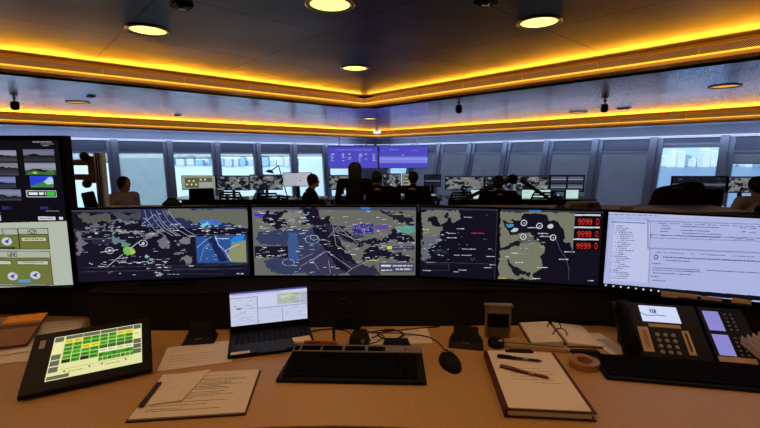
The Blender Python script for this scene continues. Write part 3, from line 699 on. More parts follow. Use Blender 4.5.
c4.poly([(650, 232.6), (X4 + 5, 241), (X4 + 5, 241.5), (650, 233.1)], (70, 72, 100)); c4.poly([(650, 235.8), (X4 + 5, 244), (X4 + 5, 244.4), (650, 236.2)], (70, 72, 100)); c4.rect(650, 232.6, 650.6, 236, (70, 72, 100))
for (x, y, L, h) in ((657, 251, 5, .7), (665, 251.4, 22, .6), (694, 252.8, 4, .7), (704, 253, 8, .7), (712, 253.8, 18, .7), (737, 255, 24, .7), (665, 256, 46, 1.1), (712, 258, 60, 1.2), (668, 259.6, 26, .8), (654, 263, 10, .8), (655, 267.5, 50, .8), (712, 270, 60, .8), (655, 269.8, 44, .7), (656, 273, 40, .8), (654, 276.6, 9, .8), (656, 281, 14, .7), (690, 271, 16, .8)): sl(x, y, L, h, (72, 74, 112))
c4.ring(657.5, 256.5, 2, .9, (60, 64, 110)); c4.poly([(603, 285.2), (X4 + 5, 303.7), (X4 + 5, 309), (603, 289.6)], (12, 12, 22))
for k in range(10): c4.rect(606 + k * 9 * .9, 286.6 + k * .8, 607.8 + k * 9 * .9, 288.2 + k * .8, (215, 220, 230))
# --- tall left wall display: camera views above, route panel below
c0 = Canvas(-76, 71, (136, 136), (290, 289), 4.2, (13, 13, 20), 53)
def cctv(x0, y0, x1, y1, seed, tone=(150, 152, 170)):
    k = c0.rs.uniform(.35, .6); h = y1 - y0
    for i in range(14):
        f = i / 14; b = 1 - .5 * abs(f - .25) if f < k else .32 + .3 * (f - k) + c0.rs.uniform(-.06, .06)
        c0.rect(x0, y0 + f * h, x1, y0 + (i + 1) / 14 * h + .1, tuple(q * b for q in tone))
    c0.poly([(x0 + 4, y0 + h * k), (x0 + 12, y0 + h * (k - .12)), (x1 - 9, y0 + h * k), (x1, y0 + h * (k + .1)), (x1, y0 + h * (k + .2)), (x0 + 6, y0 + h * (k + .08))], tuple(q * .2 for q in tone), 1.2, 30, clip=(x0, y0, x1, y1))
for cx0, cx1 in ((-62, -42), (-38, -12), (-8, 26)):
    cctv(cx0, 146, cx1, 157, 1); cctv(cx0, 158.5, cx1, 171, 2, (130, 130, 142)); cctv(cx0, 172.5, cx1 - 4, 184, 3, (120, 134, 190)); cctv(cx0, 185.5, cx1, 197, 4, (130, 138, 165))
cctv(33, 145, 65, 157, 5, (112, 116, 140)); cctv(33, 158.5, 65, 170.5, 6, (150, 156, 170))
c0.poly([(34, 169), (42, 166), (52, 168), (64, 166), (64, 170.5), (33, 170.5)], (66, 112, 50), 1, clip=(33, 158, 65, 170.5)); c0.blob(43, 168.5, 2.5, 1, (150, 230, 60), .5)
c0.rect(37, 171.5, 61, 183.5, (40, 66, 206)); c0.poly([(37, 181), (50, 178), (61, 176), (61, 183.5), (37, 183.5)], (60, 130, 60), 1, clip=(37, 171.5, 61, 183.5)); c0.poly([(50, 178), (58, 173), (61, 175), (61, 180), (54, 180)], (180, 205, 230), 1, clip=(37, 171.5, 61, 183.5))
c0.rect(31.5, 186.4, 63, 193.4, (190, 195, 205)); c0.rect(32.3, 187.2, 62.2, 192.6, (30, 32, 40)); c0.words(34, 188.5, 18, 2.6, (225, 228, 232)); c0.rect(53, 188, 61, 192, (50, 200, 60))
c0.words(4, 203, 10, 3, (46, 40, 110)); c0.words(44, 203, 9, 3, (46, 40, 110)); c0.words(50, 207.2, 14, .8, (120, 120, 130)); c0.words(44, 137.3, 20, .8, (160, 160, 170)); c0.words(52, 139.4, 14, .7, (130, 130, 140)); c0.words(54, 141, 6, .7, (150, 150, 150))
c0.rect(-64, 212, 2, 218, (170, 172, 190)); c0.rect(41, 213.4, 59, 217, (206, 208, 228)); c0.words(43, 214.8, 14, .8, (70, 70, 90)); c0.rect(63, 213.6, 67, 216.6, (206, 208, 228)); c0.words(-2, 209.6, 5, .6, (120, 120, 130))
c0.poly([(-64, 222), (71, 218), (71, 285.6), (-64, 292)], (176, 184, 170))
def bx0(x0, y0, x1, y1, c, r=1): c0.rect(x0, y0, x1, y1, (34, 34, 30)); c0.rect(x0 + r * .6, y0 + r * .6, x1 - r * .6, y1 - r * .6, c)
OL = (108, 116, 58); HD = (170, 176, 160)
bx0(-40, 226, 18, 248, OL); bx0(-40, 226, 18, 233, HD); bx0(18, 225.4, 50, 248, OL); bx0(18, 225.4, 50, 232.2, HD); c0.text(28, 226.7, 4.9, 'HZM', (24, 24, 34), .82); c0.text(0.5, 227.2, 4.9, 'S', (24, 24, 34), .82)
bx0(-60, 249.6, 49.5, 286, OL); bx0(-60, 249.6, 49.5, 257.4, HD); c0.text(4, 251, 5.2, 'WAG', (24, 24, 34), .82)
bx0(20.4, 234.8, 47.4, 239.8, (190, 194, 168)); c0.words(24, 236.6, 20, 1.2, (110, 110, 80)); bx0(13, 260, 46.5, 264.6, (190, 194, 168)); c0.words(18, 261.4, 24, 1, (130, 130, 100)); bx0(-20, 260, 7, 264.6, (190, 194, 168)); bx0(-14, 245.2, 13, 247.6, (60, 66, 36), .2)
for (x, y) in ((5, 239.6), (6.5, 277), (31, 275.6)):
    c0.put(((c0.X - x) / 5.4) ** 2 + ((c0.Y - y) / 4.2) ** 2 < 1, (196, 200, 220)); c0.poly([(x - 3, y), (x + 1, y - 2), (x + 3, y - 3), (x + 1, y + 1), (x + 2, y + 2.5), (x - 1, y + 1.5)], (60, 66, 140))
c0.rect(12.4, 280.4, 25, 283.6, (90, 150, 190))

ZB, ZT = .925, 1.272
SHELF = .9152
for (nm, lb, a, b, cv) in (('chart_monitor', 'ultrawide monitor left of centre showing a dark sea chart with a blue and green inset', p1a, p1b, c1),
        ('chart_monitor', 'ultrawide monitor at the centre showing a grey map with dark channels and a purple label', p2a, p2b, c2),
        ('chart_monitor', 'ultrawide monitor right of centre with split charts and three red 9999 0 readouts', p3a, p3b, c3),
        ('office_monitor', 'rightmost big monitor with a pale lilac email window', p4a, p4b, c4)):
    o = monitor(nm, lb, 'monitor', (a.x, a.y, 0), (b.x, b.y, 0), ZB, ZT, unit_mesh(cv, 'display'), rim=.008, rimb=.012, base_z=SHELF)
a0 = atd(73.5, 245, 1.83)
zt0 = atd(72, 135.5, 1.83).z; zb0 = atd(72, 290.5, 1.83).z
t = monitor('tall_display', 'big black-framed display at the far left, camera pictures above a pale green route panel', 'display', (a0.x - .66, 1.83, 0), (a0.x, 1.83, 0), zb0, zt0, unit_mesh(c0, 'display'), rim=.02, rimb=.012, depth=.05, stand=False, base_z=.9152)
MB().box((-.05, .051, .0), (.05, .09, .5)).box((-.2, .0, 0), (.2, .2, .004)).build('stand', black, t)

# ------------------------------------------------------------------ small things on the desk
def sheet(name, label, cat, pts_px, z, th=.0012, text=None, tint=(226, 218, 208), lines=18, seed=1, root=None, textcol=(120, 105, 98), margin=.1, rot90=False):
    """a paper: pts_px near-left, near-right, far-right, far-left on the desk plane; becomes a true rectangle fitted to them"""
    q = [atz(x, y, z) for x, y in pts_px]
    c = sum(q, Vector()) / 4; ax = ((q[1] - q[0]) + (q[2] - q[3])) / 2; ay = ((q[3] - q[0]) + (q[2] - q[1])) / 2
    w_ = ax.length; h = ay.length; rz = math.atan2(ax.y, ax.x)
    cv = Canvas(0, w_ * 500, (0, 0), (h * 500, h * 500), 1.1, tint, seed); W, H = w_ * 500, h * 500
    if lines:
        for k in range(lines):
            yy = H * margin + k * H * (1 - 2 * margin) / lines
            if cv.rs.random() < .8:
                cv.words(W * margin, yy, W * cv.rs.uniform(.3, 1 - 2 * margin), 1.6, textcol)
    t = root or thing(name, label, cat, (c.x, c.y, z), rz)
    me = cv.mesh(name, w_, h)
    bend = MB().box((-w_ / 2, -h / 2, 0), (w_ / 2, h / 2, th)).build('sheet', paper, t)
    o = put_mesh(me, 'print', M_PRINT, t, (0, -h / 2, th + .0003), (R(-90), 0, 0))
    return t, w_, h

def desk_print(parent, cv, w_, h, z, loc=(0, 0), m=None, name='print'):
    return put_mesh(cv.mesh(name, w_, h), name, m or M_PRINT, parent, (loc[0], loc[1], z), (R(-90), 0, 0))

# papers at the far left
sheet('paper_sheet', 'large loose white paper lying under the brochure at the far left of the desk', 'paper', [(-46, 372), (47, 357), (90, 320), (22, 323)], DZ + .0005, lines=16, seed=3)
sheet('paper_sheet', 'white paper with a folded edge overlapping the left display side of the desk', 'paper', [(-40, 366), (44, 346), (64, 324), (-8, 331)], DZ + .0045, lines=14, seed=4)
t = thing('brochure', 'glossy brown and orange printed brochure at the far left edge', 'brochure', atz(-6, 334, DZ + .035), rot=(R(14), 0, R(18)))
cv = Canvas(0, 150, (0, 0), (110, 110), 1, (150, 112, 84), 9)
cv.rect(80, 0, 150, 30, (240, 150, 40)); cv.labels(30, (84, 2, 140, 28), (5, 20), 2, ((255, 200, 90), (220, 120, 30))); cv.rect(0, 38, 150, 52, (104, 70, 60)); cv.rect(0, 0, 150, 4, (90, 55, 48)); cv.labels(30, (5, 60, 140, 104), (6, 30), 2, ((110, 84, 70),))
MB().box((-.15, -.11, 0), (.15, .11, .012)).build('pages', mat('red_card', (110, 40, 34), .5), t, bev=.002)
desk_print(t, cv, .30, .22, .0125, (0, -.11))
tag(MB().box((-.15, -.1, 0), (.13, .1, .022)).build('notebook', mat('book_red', (96, 40, 34), .5), loc=tuple(atz(-12, 335, DZ + .006)), rot=(0, 0, R(18)), bev=.002), 'dark red notebook under the glossy brochure at the far left edge', 'notebook')
# sheets right of the tablet
sheet('paper_sheet', 'crumpled single white sheet between the tablet and the laptop', 'paper', [(158, 372), (236, 361), (231, 341), (166, 348)], DZ + .0005, lines=7, seed=5, textcol=(170, 140, 120))
# document stack on a clipboard
t, w_, h = sheet('clipboard', 'black clipboard of printed pages with one folded corner at the front left', 'clipboard', [(124, 423), (249, 411), (256, 372), (166, 374)], DZ + .0052, .004, lines=24, seed=6)
MB().box((-w_ / 2 - .006, -h / 2 - .004, -.005), (w_ / 2 + .004, h / 2 + .004, -.0004)).build('board', mat('dark_board', (50, 22, 20), .5), t, bev=.001)
MB().hexa([(-w_ / 2 + .0, -h / 2 + .06, .005), (-w_ * .12, -h * .22, .005), (-w_ * .02, h / 2 + .01, .005), (-w_ / 2 + .03, h / 2 - .01, .005)],
          [(-w_ / 2 + .0, -h / 2 + .06, .006), (-w_ * .12, -h * .22, .012), (-w_ * .02, h / 2 + .01, .009), (-w_ / 2 + .03, h / 2 - .01, .006)]).build('folded_page', paper, t)
MB().box((-w_ / 2 + .006, -h * .3, .007), (-w_ / 2 + .022, h * .25, .012)).build('clip', mat('clip_dark', (70, 40, 34), .4, .5), t, bev=.002)
# touch screen tablet
BLp = atz(17, 403, DZ + .004); BRp = atz(159, 372, DZ + .004)
ax = (BRp - BLp); rz = math.atan2(ax.y, ax.x); TWD, THT, TILT = .365, .30, R(17)
t = thing('touchscreen_tablet', 'black touch panel tilted on its stand with a lit yellow and green button grid', 'tablet', (BLp.x, BLp.y, DZ), rz)
X_ = Matrix.Translation((0, 0, .022)) @ Matrix.Rotation(TILT, 4, 'X')
MB(X_).box((0, 0, -.018), (TWD, THT, 0)).build('housing', black, t, bev=.004)
MB().hexa([(.04, .07, 0), (TWD - .04, .07, 0), (TWD - .04, THT - .04, 0), (.04, THT - .04, 0)], [(.04, .07, .018), (TWD - .04, .07, .018), (TWD - .04, THT - .04, .072), (.04, THT - .04, .072)]).build('stand', dkgrey, t)
MB(X_).box((.022, .215, 0), (.038, .258, .0015)).build('card_reader', mat('grey_button', (150, 145, 140), .4), t, bev=.0005)
cv = Canvas(0, 96, (0, 0), (60, 60), 4, (226, 226, 150), 61)
GR = (60, 150, 30); DG = (24, 84, 22); GY = (96, 100, 90)
cv.rect(0, 0, 96, 60, (228, 226, 160))
for cidx in range(4):
    x0 = 12 + cidx * 18.6; cv.rect(x0, 1, x0 + 18, 6, GY)
    for r in range(6):
        for h2 in range(2):
            xx = x0 + h2 * 9.2; cc = GR if (r + h2 + cidx) % 4 else (88, 176, 40)
            yy = 7 + r * 5.6
            if (cidx == 0 and r == 0) or (cidx == 1 and r == 2) or (cidx == 3 and r == 0): cc = (242, 214, 40)
            if cidx >= 2 and r == 3: cc = DG
            if cidx >= 2 and r == 4: cc = (236, 234, 190)
            if (cidx == 0 and r == 5 and h2 == 0) or (cidx == 1 and r == 5 and h2 == 0): cc = (14, 40, 16)
            cv.rect(xx, yy, xx + 8.6, yy + 5, cc); cv.words(xx + 1.4, yy + 1.8, 5.5, 1, (20, 60, 14) if cc != DG else (90, 140, 80))
for x0 in (11, 48):
    if x0 == 48:
        for h2 in range(8):
            for r in range(2): cv.rect(49.5 + h2 * 4.7 * 1, 36 + r * 5.4, 49.5 + h2 * 4.7 + 4.3, 40.8 + r * 5.4, GR if (h2 + r) % 3 else (44, 120, 34))
    cv.rect(x0 + 1, 48, x0 + 35, 48.6, (150, 150, 90)); cv.words(x0 + 9, 52, 16, 1, (140, 140, 90)); cv.poly([(x0 + 4, 51), (x0 + 6.6, 49.6), (x0 + 6.6, 52.6)], (40, 40, 20)); cv.poly([(x0 + 32, 51), (x0 + 29.6, 49.6), (x0 + 29.6, 52.6)], (40, 40, 20))
for r, cc in enumerate((GY, (236, 232, 160), (236, 232, 160), GY, GY, GY)): cv.rect(1, 1 + r * 8.4, 10, 8 + r * 8.4, cc); cv.rect(86.6, 1 + r * 7.6, 95, 7.6 + r * 7.6, GY if r in (0, 3, 4, 5) else (236, 232, 160))
cv.rect(1, 54.5, 22, 59, GY); cv.words(3, 28, 5, 1, (110, 120, 80)); cv.words(88, 14, 5, 1, (150, 140, 90))
s = put_mesh(cv.mesh('display', .272, .222), 'screen', M_SCR, t); s.matrix_local = X_ @ Matrix.Translation((.062 + .136, .042, .0006)) @ Matrix.Rotation(R(-90), 4, 'X')

# desk cradles
def cradle(label, x, y, rz, w_=.12):
    t = thing('handset_cradle', label, 'cradle', (x, y, DZ), rz)
    MB().hexa([(-w_ / 2, -.045, 0), (w_ / 2, -.045, 0), (w_ / 2, .05, 0), (-w_ / 2, .05, 0)], [(-w_ / 2 + .014, -.02, .022), (w_ / 2 - .014, -.02, .022), (w_ / 2 - .014, .045, .03), (-w_ / 2 + .014, .045, .03)]).build('base', black, t, bev=.005)
    MB().hexa([(-w_ / 2 + .018, .006, .022), (w_ / 2 - .018, .006, .022), (w_ / 2 - .018, .028, .022), (-w_ / 2 + .018, .028, .022)], [(-w_ / 2 + .02, .03, .07), (w_ / 2 - .024, .03, .062), (w_ / 2 - .024, .045, .062), (-w_ / 2 + .02, .045, .07)]).build('backrest', black, t, bev=.003)
    MB().box((-.014, -.0275, .0195), (.014, -.0265, .0215)).build('badge', silver, t)
    return t
p = atz(198, 343, DZ); cradle('black angular cradle left of the laptop', p.x, p.y + .02, R(10), .13)
p = atz(466, 345, DZ); cradle('black angular cradle right of the mouse cable', p.x, p.y + .0, R(-12), .14)

# laptop
p = atz(312, 345, DZ); rzl = R(17)
pl = atz(232, 331, DZ); t = thing('laptop', 'open black laptop with a pale document window on its screen', 'laptop', (pl.x + .012, pl.y - .055, DZ), rzl)
LW, LD = .328, .215
MB().box((0, -LD, 0), (LW, 0, .016)).build('base', black, t, bev=.003)
m_ = MB()
for r in range(5):
    for k in range(14): m_.box((.022 + k * .021, -.03 - r * .019 - .016, .016), (.022 + k * .021 + .018, -.03 - r * .019, .0175))
m_.build('keys', matte, t)
MB().box((.115, -.225, .016), (.215, -.155, .0164)).build('touchpad', dkgrey, t)
L_ = Matrix.Translation((0, -.004, .016)) @ Matrix.Rotation(R(2), 4, 'X')
LHh = .183
MB(L_).box((0, 0, 0), (LW, .007, LHh)).build('lid', black, t, bev=.002)
cv = Canvas(0, 80, (0, 0), (46, 46), 4.5, (196, 202, 228), 71)
cv.rect(0, 0, 80, 1.4, (60, 62, 90)); cv.rect(0, 1.4, 80, 3, (96, 88, 190)); cv.rect(0, 3, 80, 6, (205, 208, 226)); cv.words(2, 4, 50, .7, (110, 112, 140))
cv.rect(0, 8, 27, 8.6, (120, 124, 160)); cv.rect(27, 8, 28, 46, (150, 154, 190)); cv.rect(28, 24, 80, 25, (130, 134, 175)); cv.rect(53, 25, 53.8, 46, (150, 154, 190)); cv.rect(28, 7, 48, 23, (200, 206, 234)); cv.rect(48, 7, 72, 22, (176, 186, 180)); cv.rect(52, 9, 66, 13, (190, 214, 170)); cv.rect(73, 7, 80, 23, (176, 180, 200))
cv.labels(50, (2, 10, 24, 44), (2, 9), .6, ((120, 122, 150), (150, 154, 186))); cv.labels(30, (49, 8, 78, 22), (2, 9), .6, ((110, 120, 120),)); cv.labels(22, (55, 26, 78, 42), (2, 9), .5, ((130, 134, 165),)); cv.rect(6, 22, 11, 23.5, (50, 50, 70)); cv.labels(20, (29, 26, 50, 40), (2, 9), .5, ((170, 174, 205),))
s = put_mesh(cv.mesh('display', LW - .012, LHh - .035), 'screen', M_SCR, t); s.matrix_local = L_ @ Matrix.Translation((LW / 2, -.0008, .028))
MB().box((.012, -.212, .0162), (.08, -.192, .0168)).build('sticker', paper, t)
# yellow sticky note on the laptop's right side
nt_ = Matrix.Translation((pl.x + .012, pl.y - .055, 0)) @ Matrix.Rotation(rzl, 4, 'Z') @ Vector((LW - .048, -.155, 0)); tag(MB().hexa([(-.035, -.02, 0), (.035, -.02, 0), (.035, .02, 0), (-.035, .02, 0)], [(-.035, -.02, .0015), (.035, -.02, .0015), (.035, .02, .004), (-.035, .02, .004)]).build('sticky_note', mat('note_yellow', (236, 214, 150), .8), None, loc=(nt_.x, nt_.y, DZ + .0172), rot=(0, 0, R(22))), 'pale yellow sticky note stuck on the laptop palm rest', 'note')

# wide keyboard in the middle
kl = atz(275, 383, DZ); kr = atz(427, 386, DZ); KW = (kr - kl).length
t = thing('keyboard', 'wide black keyboard with a silver top strip in the middle of the desk', 'keyboard', (kl.x, kl.y, DZ), math.atan2(kr.y - kl.y, kr.x - kl.x))
KD = .215
MB().hexa([(0, 0, 0), (KW, 0, 0), (KW - .004, KD, 0), (.02, KD, 0)], [(0.002, .003, .014), (KW - .002, .003, .014), (KW - .006, KD, .034), (.022, KD, .034)]).build('body', black, t, bev=.004)
K_ = Matrix.Translation((0, .003, .0142)) @ Matrix.Rotation(math.atan2(.02, KD), 4, 'X')
MB(K_).hexa([(.018, KD - .05, 0), (KW - .007, KD - .05, 0), (KW - .008, KD - .002, 0), (.022, KD - .002, 0)], [(.018, KD - .05, .004), (KW - .007, KD - .05, .004), (KW - .008, KD - .002, .004), (.022, KD - .002, .004)]).build('top_strip', silver, t, bev=.001)
m_ = MB(K_)
for (a, b) in ((.022, .042), (.05, .118), (.128, .2), (.21, .285), (.296, .36)): m_.box((a * KW / .5, KD - .044, .004), (b * KW / .5, KD - .016, .0052))
m_.build('key_well', matte, t)
for (a, n) in ((.024, 1), (.053, 4), (.131, 4), (.213, 4), (.299, 3)):
    for k in range(n): MB(K_).box(((a + k * .0175) * KW / .5, KD - .04, .0052), ((a + k * .0175 + .0145) * KW / .5, KD - .02, .009)).build('key', keycap, t)
for r in range(5):
    for k in range(16): MB(K_).box((.022 + k * .0285, .012 + r * .0295, .0), (.022 + k * .0285 + .0255, .012 + r * .0295 + .0265, .0062)).build('key', keycap, t)
MB(K_).lathe([(.0055, 0), (.005, .006), (.0001, .0065)], (KW * .87, KD - .03, .004), 12).build('button', silver, t)
# red and white pen lying on the keyboard's strip
pa = Vector((kl.x + .035, kl.y + KD - .01, DZ + .049)); t = thing('marker_pen', 'red and white marker pen lying along the top of the wide keyboard', 'pen', pa, R(-1))
MB().tube([(0, 0, 0), (.09, 0, 0)], .006, 10).build('barrel', mat('pen_red', (170, 34, 26), .35), t, smooth=True); MB().tube([(-.012, 0, 0), (.028, 0, 0)], .0064, 10).build('label_band', paper, t, smooth=True); MB().tube([(.09, 0, 0), (.15, 0, 0)], [.0068, .006], 10).build('cap', mat('pen_red2', (196, 60, 40), .35), t, smooth=True)

# papers behind the keyboard
sheet('paper_sheet', 'plain white sheet behind the keyboard with a coiled cable lying on it', 'paper', [(366, 345), (436, 343), (424, 329), (362, 330)], DZ + .0005, lines=4, seed=8)
# antenna stick, microphone, black box
p = atz(334, 346, DZ); t = thing('antenna', 'thin upright black stick antenna behind the keyboard', 'antenna', p)
MB().lathe([(.018, 0), (.018, .006), (.008, .01), (.0055, .012), (.0052, .10), (.004, .102), (.0001, .104)], seg=12).build('rod', black, t, smooth=True)
p = atz(357, 347, DZ); t = thing('microphone', 'black gooseneck desk microphone with a curved stem and faceted base', 'microphone', p)
MB().hexa([(-.035, -.02, 0), (.045, -.02, 0), (.055, .06, 0), (-.025, .06, 0)], [(-.03, .0, .045), (.02, -.005, .04), (.04, .04, .06), (-.012, .045, .06)]).build('base', black, t, bev=.006)
MB().tube([(.0, .03, .05), (-.002, .035, .09), (-.008, .04, .13), (-.022, .04, .165), (-.045, .04, .182)], .0045, 8).build('gooseneck', rubber, t, smooth=True)
MB().tube([(-.042, .04, .181), (-.068, .04, .18)], [.007, .0055], 10).build('capsule', black, t, smooth=True)
MB().box((.016, -.012, .02), (.03, -.008, .035)).build('button', silver, t)
p = atz(350, 330, DZ); t = thing('wall_socket_box', 'small black connection box against the partition behind the microphone', 'box', (p.x - .01, 1.755, DZ))
MB().box((-.055, -.02, .0), (.055, .012, .055)).build('housing', matte, t, bev=.004); MB().box((-.05, -.022, .04), (.05, -.0205, .05)).build('lid_strip', black, t)
p = atz(397, 349, DZ); t = thing('card_reader', 'small flat black card reader behind the keyboard', 'card reader', (p.x, p.y + .01, DZ), R(-3))
MB().hexa([(-.06, -.03, 0), (.06, -.03, 0), (.045, .03, 0), (-.05, .03, 0)], [(-.058, -.028, .018), (.058, -.028, .018), (.043, .028, .03), (-.048, .028, .03)]).build('housing', black, t, bev=.003); MB().box((-.03, -.0305, .008), (.03, -.0295, .011)).build('slot', silver, t)
# mouse and its cable
p = atz(450, 364, DZ); t = thing('mouse', 'black computer mouse with grey buttons right of the wide keyboard', 'mouse', (p.x, p.y, DZ), R(8))
m_ = MB(); m_.ell((0, 0, .0), (.038, .072, .038), 20); m_.v = [Vector((v.x, v.y, max(v.z, 0.0))) for v in m_.v]; m_.build('shell', black, t, smooth=True)
MB().hexa([(-.024, .03, .028), (.024, .03, .028), (.02, .06, .016), (-.02, .06, .016)], [(-.024, .03, .0345), (.024, .03, .0345), (.02, .06, .024), (-.02, .06, .024)]).build('buttons', silver, t, bev=.003)
MB().tube([(0, .034, .030), (0, .05, .027)], .006, 10).build('scroll_wheel', matte, t)
def cable(name, label, pts, m, r=.0028):
    q = []
    P_ = [Vector(a) for a in pts]; P_ = [P_[0]] + P_ + [P_[-1]]
    for i in range(1, len(P_) - 2):
        for k in range(8):
            s_ = k / 8; a, b, c_, d = P_[i - 1], P_[i], P_[i + 1], P_[i + 2]
            q.append(.5 * ((2 * b) + (-a + c_) * s_ + (2 * a - 5 * b + 4 * c_ - d) * s_ ** 2 + (-a + 3 * b - 3 * c_ + d) * s_ ** 3))
    q.append(P_[-2])
    return tag(MB().tube(q, r, 7).build(name, m, smooth=True), label, 'cable')
def pz(x, y, dz=.004): return tuple(atz(x, y, DZ + dz))
M_REDC = mat('cable_maroon', (88, 34, 30), .5)
cable('mouse_cable', 'maroon mouse cable curving behind the keyboard to the mouse', [pz(445, 352, .012), pz(440, 344), pz(428, 337), pz(408, 334, .008), pz(386, 333, .012), pz(372, 338)], M_REDC)
cable('coiled_cable', 'thin cable coiled in loops on the white sheet behind the keyboard', [pz(364, 334, .01), pz(376, 331), pz(392, 329.5), pz(402, 333), pz(398, 338), pz(384, 338.5), pz(378, 334, .010), pz(388, 330.5, .010), pz(400, 331.5, .011), pz(404, 335, .011), pz(394, 339, .010), pz(380, 337.5, .014)], rubber)
cable('cable', 'black cable running from the microphone along the partition to the right', [pz(372, 333), pz(392, 331), pz(415, 328.5), pz(440, 326.5)], rubber, .0024)
cable('cable', 'black cable running from the laptop towards the microphone', [pz(312, 331), pz(322, 329.5), pz(334, 329), pz(346, 331), pz(352, 335)], rubber, .0024)
cable('cable', 'dark red cable looping from the microphone base past its right side', [pz(364, 345), pz(376, 342), pz(384, 337), pz(378, 334, .009), pz(368, 331)], M_REDC, .0024)

# silver framed holder
p = atz(498, 339, DZ); t = thing('device_holder', 'upright silver-framed holder with a dark centre between cradle and ring binder', 'holder', (p.x, p.y + .005, DZ), R(-4))
m_ = MB(); m_.box((-.052, 0, .0), (-.044, .02, .135)); m_.box((.044, 0, .0), (.052, .02, .135)); m_.box((-.058, -.004, .135), (.058, .024, .146)); m_.box((-.044, .0, .105), (.044, .018, .135)); m_.build('frame', silver, t, bev=.003)
MB().box((-.044, .006, .045), (.044, .016, .105)).build('window', matte, t); MB().box((-.044, .004, .0), (.044, .018, .045)).build('lower_panel', mat('brown_panel', (96, 78, 66), .5), t)
p = atz(496, 346, DZ); t = thing('headset_ear_cushion', 'black round ear cushion lying in front of the silver holder', 'headset', (p.x, p.y, DZ), 0)
MB().lathe([(.012, 0), (.03, .0), (.034, .012), (.03, .028), (.014, .03), (.0001, .024)], seg=20).build('cushion', black, t, smooth=True); MB().ell((.012, -.018, .03), (.010, .006, .006), 10).build('badge', alu, t, smooth=True)
# ruler like silver bar
a = atz(500, 346, DZ); b = atz(569, 352, DZ); t = thing('ruler', 'long pale metal ruler lying behind the red notebook', 'ruler', ((a.x + b.x) / 2, (a.y + b.y) / 2 + .004, DZ), math.atan2(b.y - a.y, b.x - a.x))
L = (b - a).length; MB().box((-L / 2, -.018, .0), (L / 2, .018, .016)).build('bar', mat('pale_metal', (196, 176, 140), .3, .5), t, bev=.003); MB().box((-L / 2 + .01, -.005, .016), (L / 2 - .02, .003, .0168)).build('groove', mat('groove', (90, 76, 60), .4), t)
# red notebook / folder of pages
q = [atz(*a_, DZ + .02) for a_ in ((502, 409), (593, 415), (553, 355), (489, 352.5))]
cx_ = sum(q, Vector()) / 4; axx = ((q[1] - q[0]) + (q[2] - q[3])) / 2; NW, NH = .232, ((q[3] - q[0]).length + (q[2] - q[1]).length) / 2
rzN = math.atan2(axx.y, axx.x) + R(1)
t = thing('file_folder', 'dark red folder with a white printed page clipped on top, right of centre', 'folder', (cx_.x, cx_.y, DZ), rzN)
RED = mat('folder_red', (72, 14, 20), .5)
MB().box((-NW / 2 - .012, -NH / 2 - .006, 0), (NW / 2 + .014, NH / 2 + .006, .004)).box((-NW / 2 - .012, -NH / 2 - .006, .022), (NW / 2 + .014, NH / 2 + .006, .026)).box((-NW / 2 - .012, -NH / 2 - .006, .004), (-NW / 2 - .004, NH / 2 + .006, .022)).build('cover', RED, t, bev=.0015)
MB().box((-NW / 2, -NH / 2, .0045), (NW / 2 + .002, NH / 2, .0215)).build('pages', paper, t)
cv = Canvas(0, 120, (0, 0), (180, 180), 2, (236, 226, 216), 77)
for k, (x0, L_n) in enumerate(((20, 60), (28, 70), (24, 76), (24, 62), (24, 70), (60, 40))): cv.words(x0, 62 + k * 9, L_n, 1.3, (150, 125, 110))
MB().box((-NW / 2, -NH / 2, .0262), (NW / 2, NH / 2, .0282)).build('top_sheet', paper, t)
desk_print(t, cv, NW, NH, .0285, (0, -NH / 2))
MB().box((-.05, NH / 2 - .012, .0288), (.05, NH / 2 + .004, .033)).tube([(-.04, NH / 2 - .004, .034), (-.04, NH / 2 - .012, .042), (.04, NH / 2 - .012, .042), (.04, NH / 2 - .004, .034)], .0015, 6).build('clip', black, t)
def pen(label, a, b, z, m1, m2):
    a = atz(*a, z); b = atz(*b, z); L = (b - a).length
    t = thing('pen', label, 'pen', (a.x, a.y, z), math.atan2(b.y - a.y, b.x - a.x))
    MB().tube([(0, 0, 0), (.012, 0, 0), (L * .6, 0, 0)], [.001, .005, .0052], 10).build('barrel', m1, t, smooth=True)
    MB().tube([(L * .58, 0, 0), (L, 0, 0)], .0058, 10).box((L * .68, -.0015, .0058), (L * .97, .0015, .008)).build('cap', m2, t, smooth=False)
    MB().tube([(L * .3, 0, 0), (L * .42, 0, 0)], .0056, 10).build('grip_band', silver, t)
    return t
pen('black ballpoint pen lying across the top of the red folder', (542, 361), (497, 356), DZ + .0345, mat('pen_blue', (34, 36, 60), .3), black)
pen('dark red pen lying across the page of the red folder, tip to the lower right', (550, 378), (500, 366), DZ + .0345, mat('pen_dkred', (120, 24, 30), .3), mat('pen_dkred2', (84, 20, 26), .3))
# ring binder
q = [atz(*a_, DZ) for a_ in ((528, 352), (598, 353), (590, 325), (520, 322))]; c_ = sum(q, Vector()) / 4
t = thing('ring_binder', 'small open ring binder with blank cream pages behind the ruler', 'binder', (c_.x, c_.y, DZ), R(-5))
MB().box((-.14, -.1, 0), (.14, .115, .004)).build('cover', mat('binder_cover', (70, 52, 46), .5), t, bev=.001)
MB().hexa([(-.134, -.095, .0045), (-.012, -.095, .0045), (-.012, .11, .0045), (-.134, .11, .0045)], [(-.134, -.095, .014), (-.012, -.095, .024), (-.012, .11, .024), (-.134, .11, .014)]).build('left_pages', paper, t, bev=.002)
MB().hexa([(.006, -.095, .0045), (.134, -.095, .0045), (.134, .11, .0045), (.006, .11, .0045)], [(.006, -.095, .02), (.134, -.095, .01), (.134, .11, .01), (.006, .11, .02)]).build('right_pages', paper, t, bev=.002)
for yy in (-.03, .045):
    MB().tube([(-.03 + .028 * math.cos(a_) + .025, yy, .02 + .03 * math.sin(a_)) for a_ in [math.pi * k / 8 for k in range(9)]], .0022, 6).build('ring', dkgrey, t)
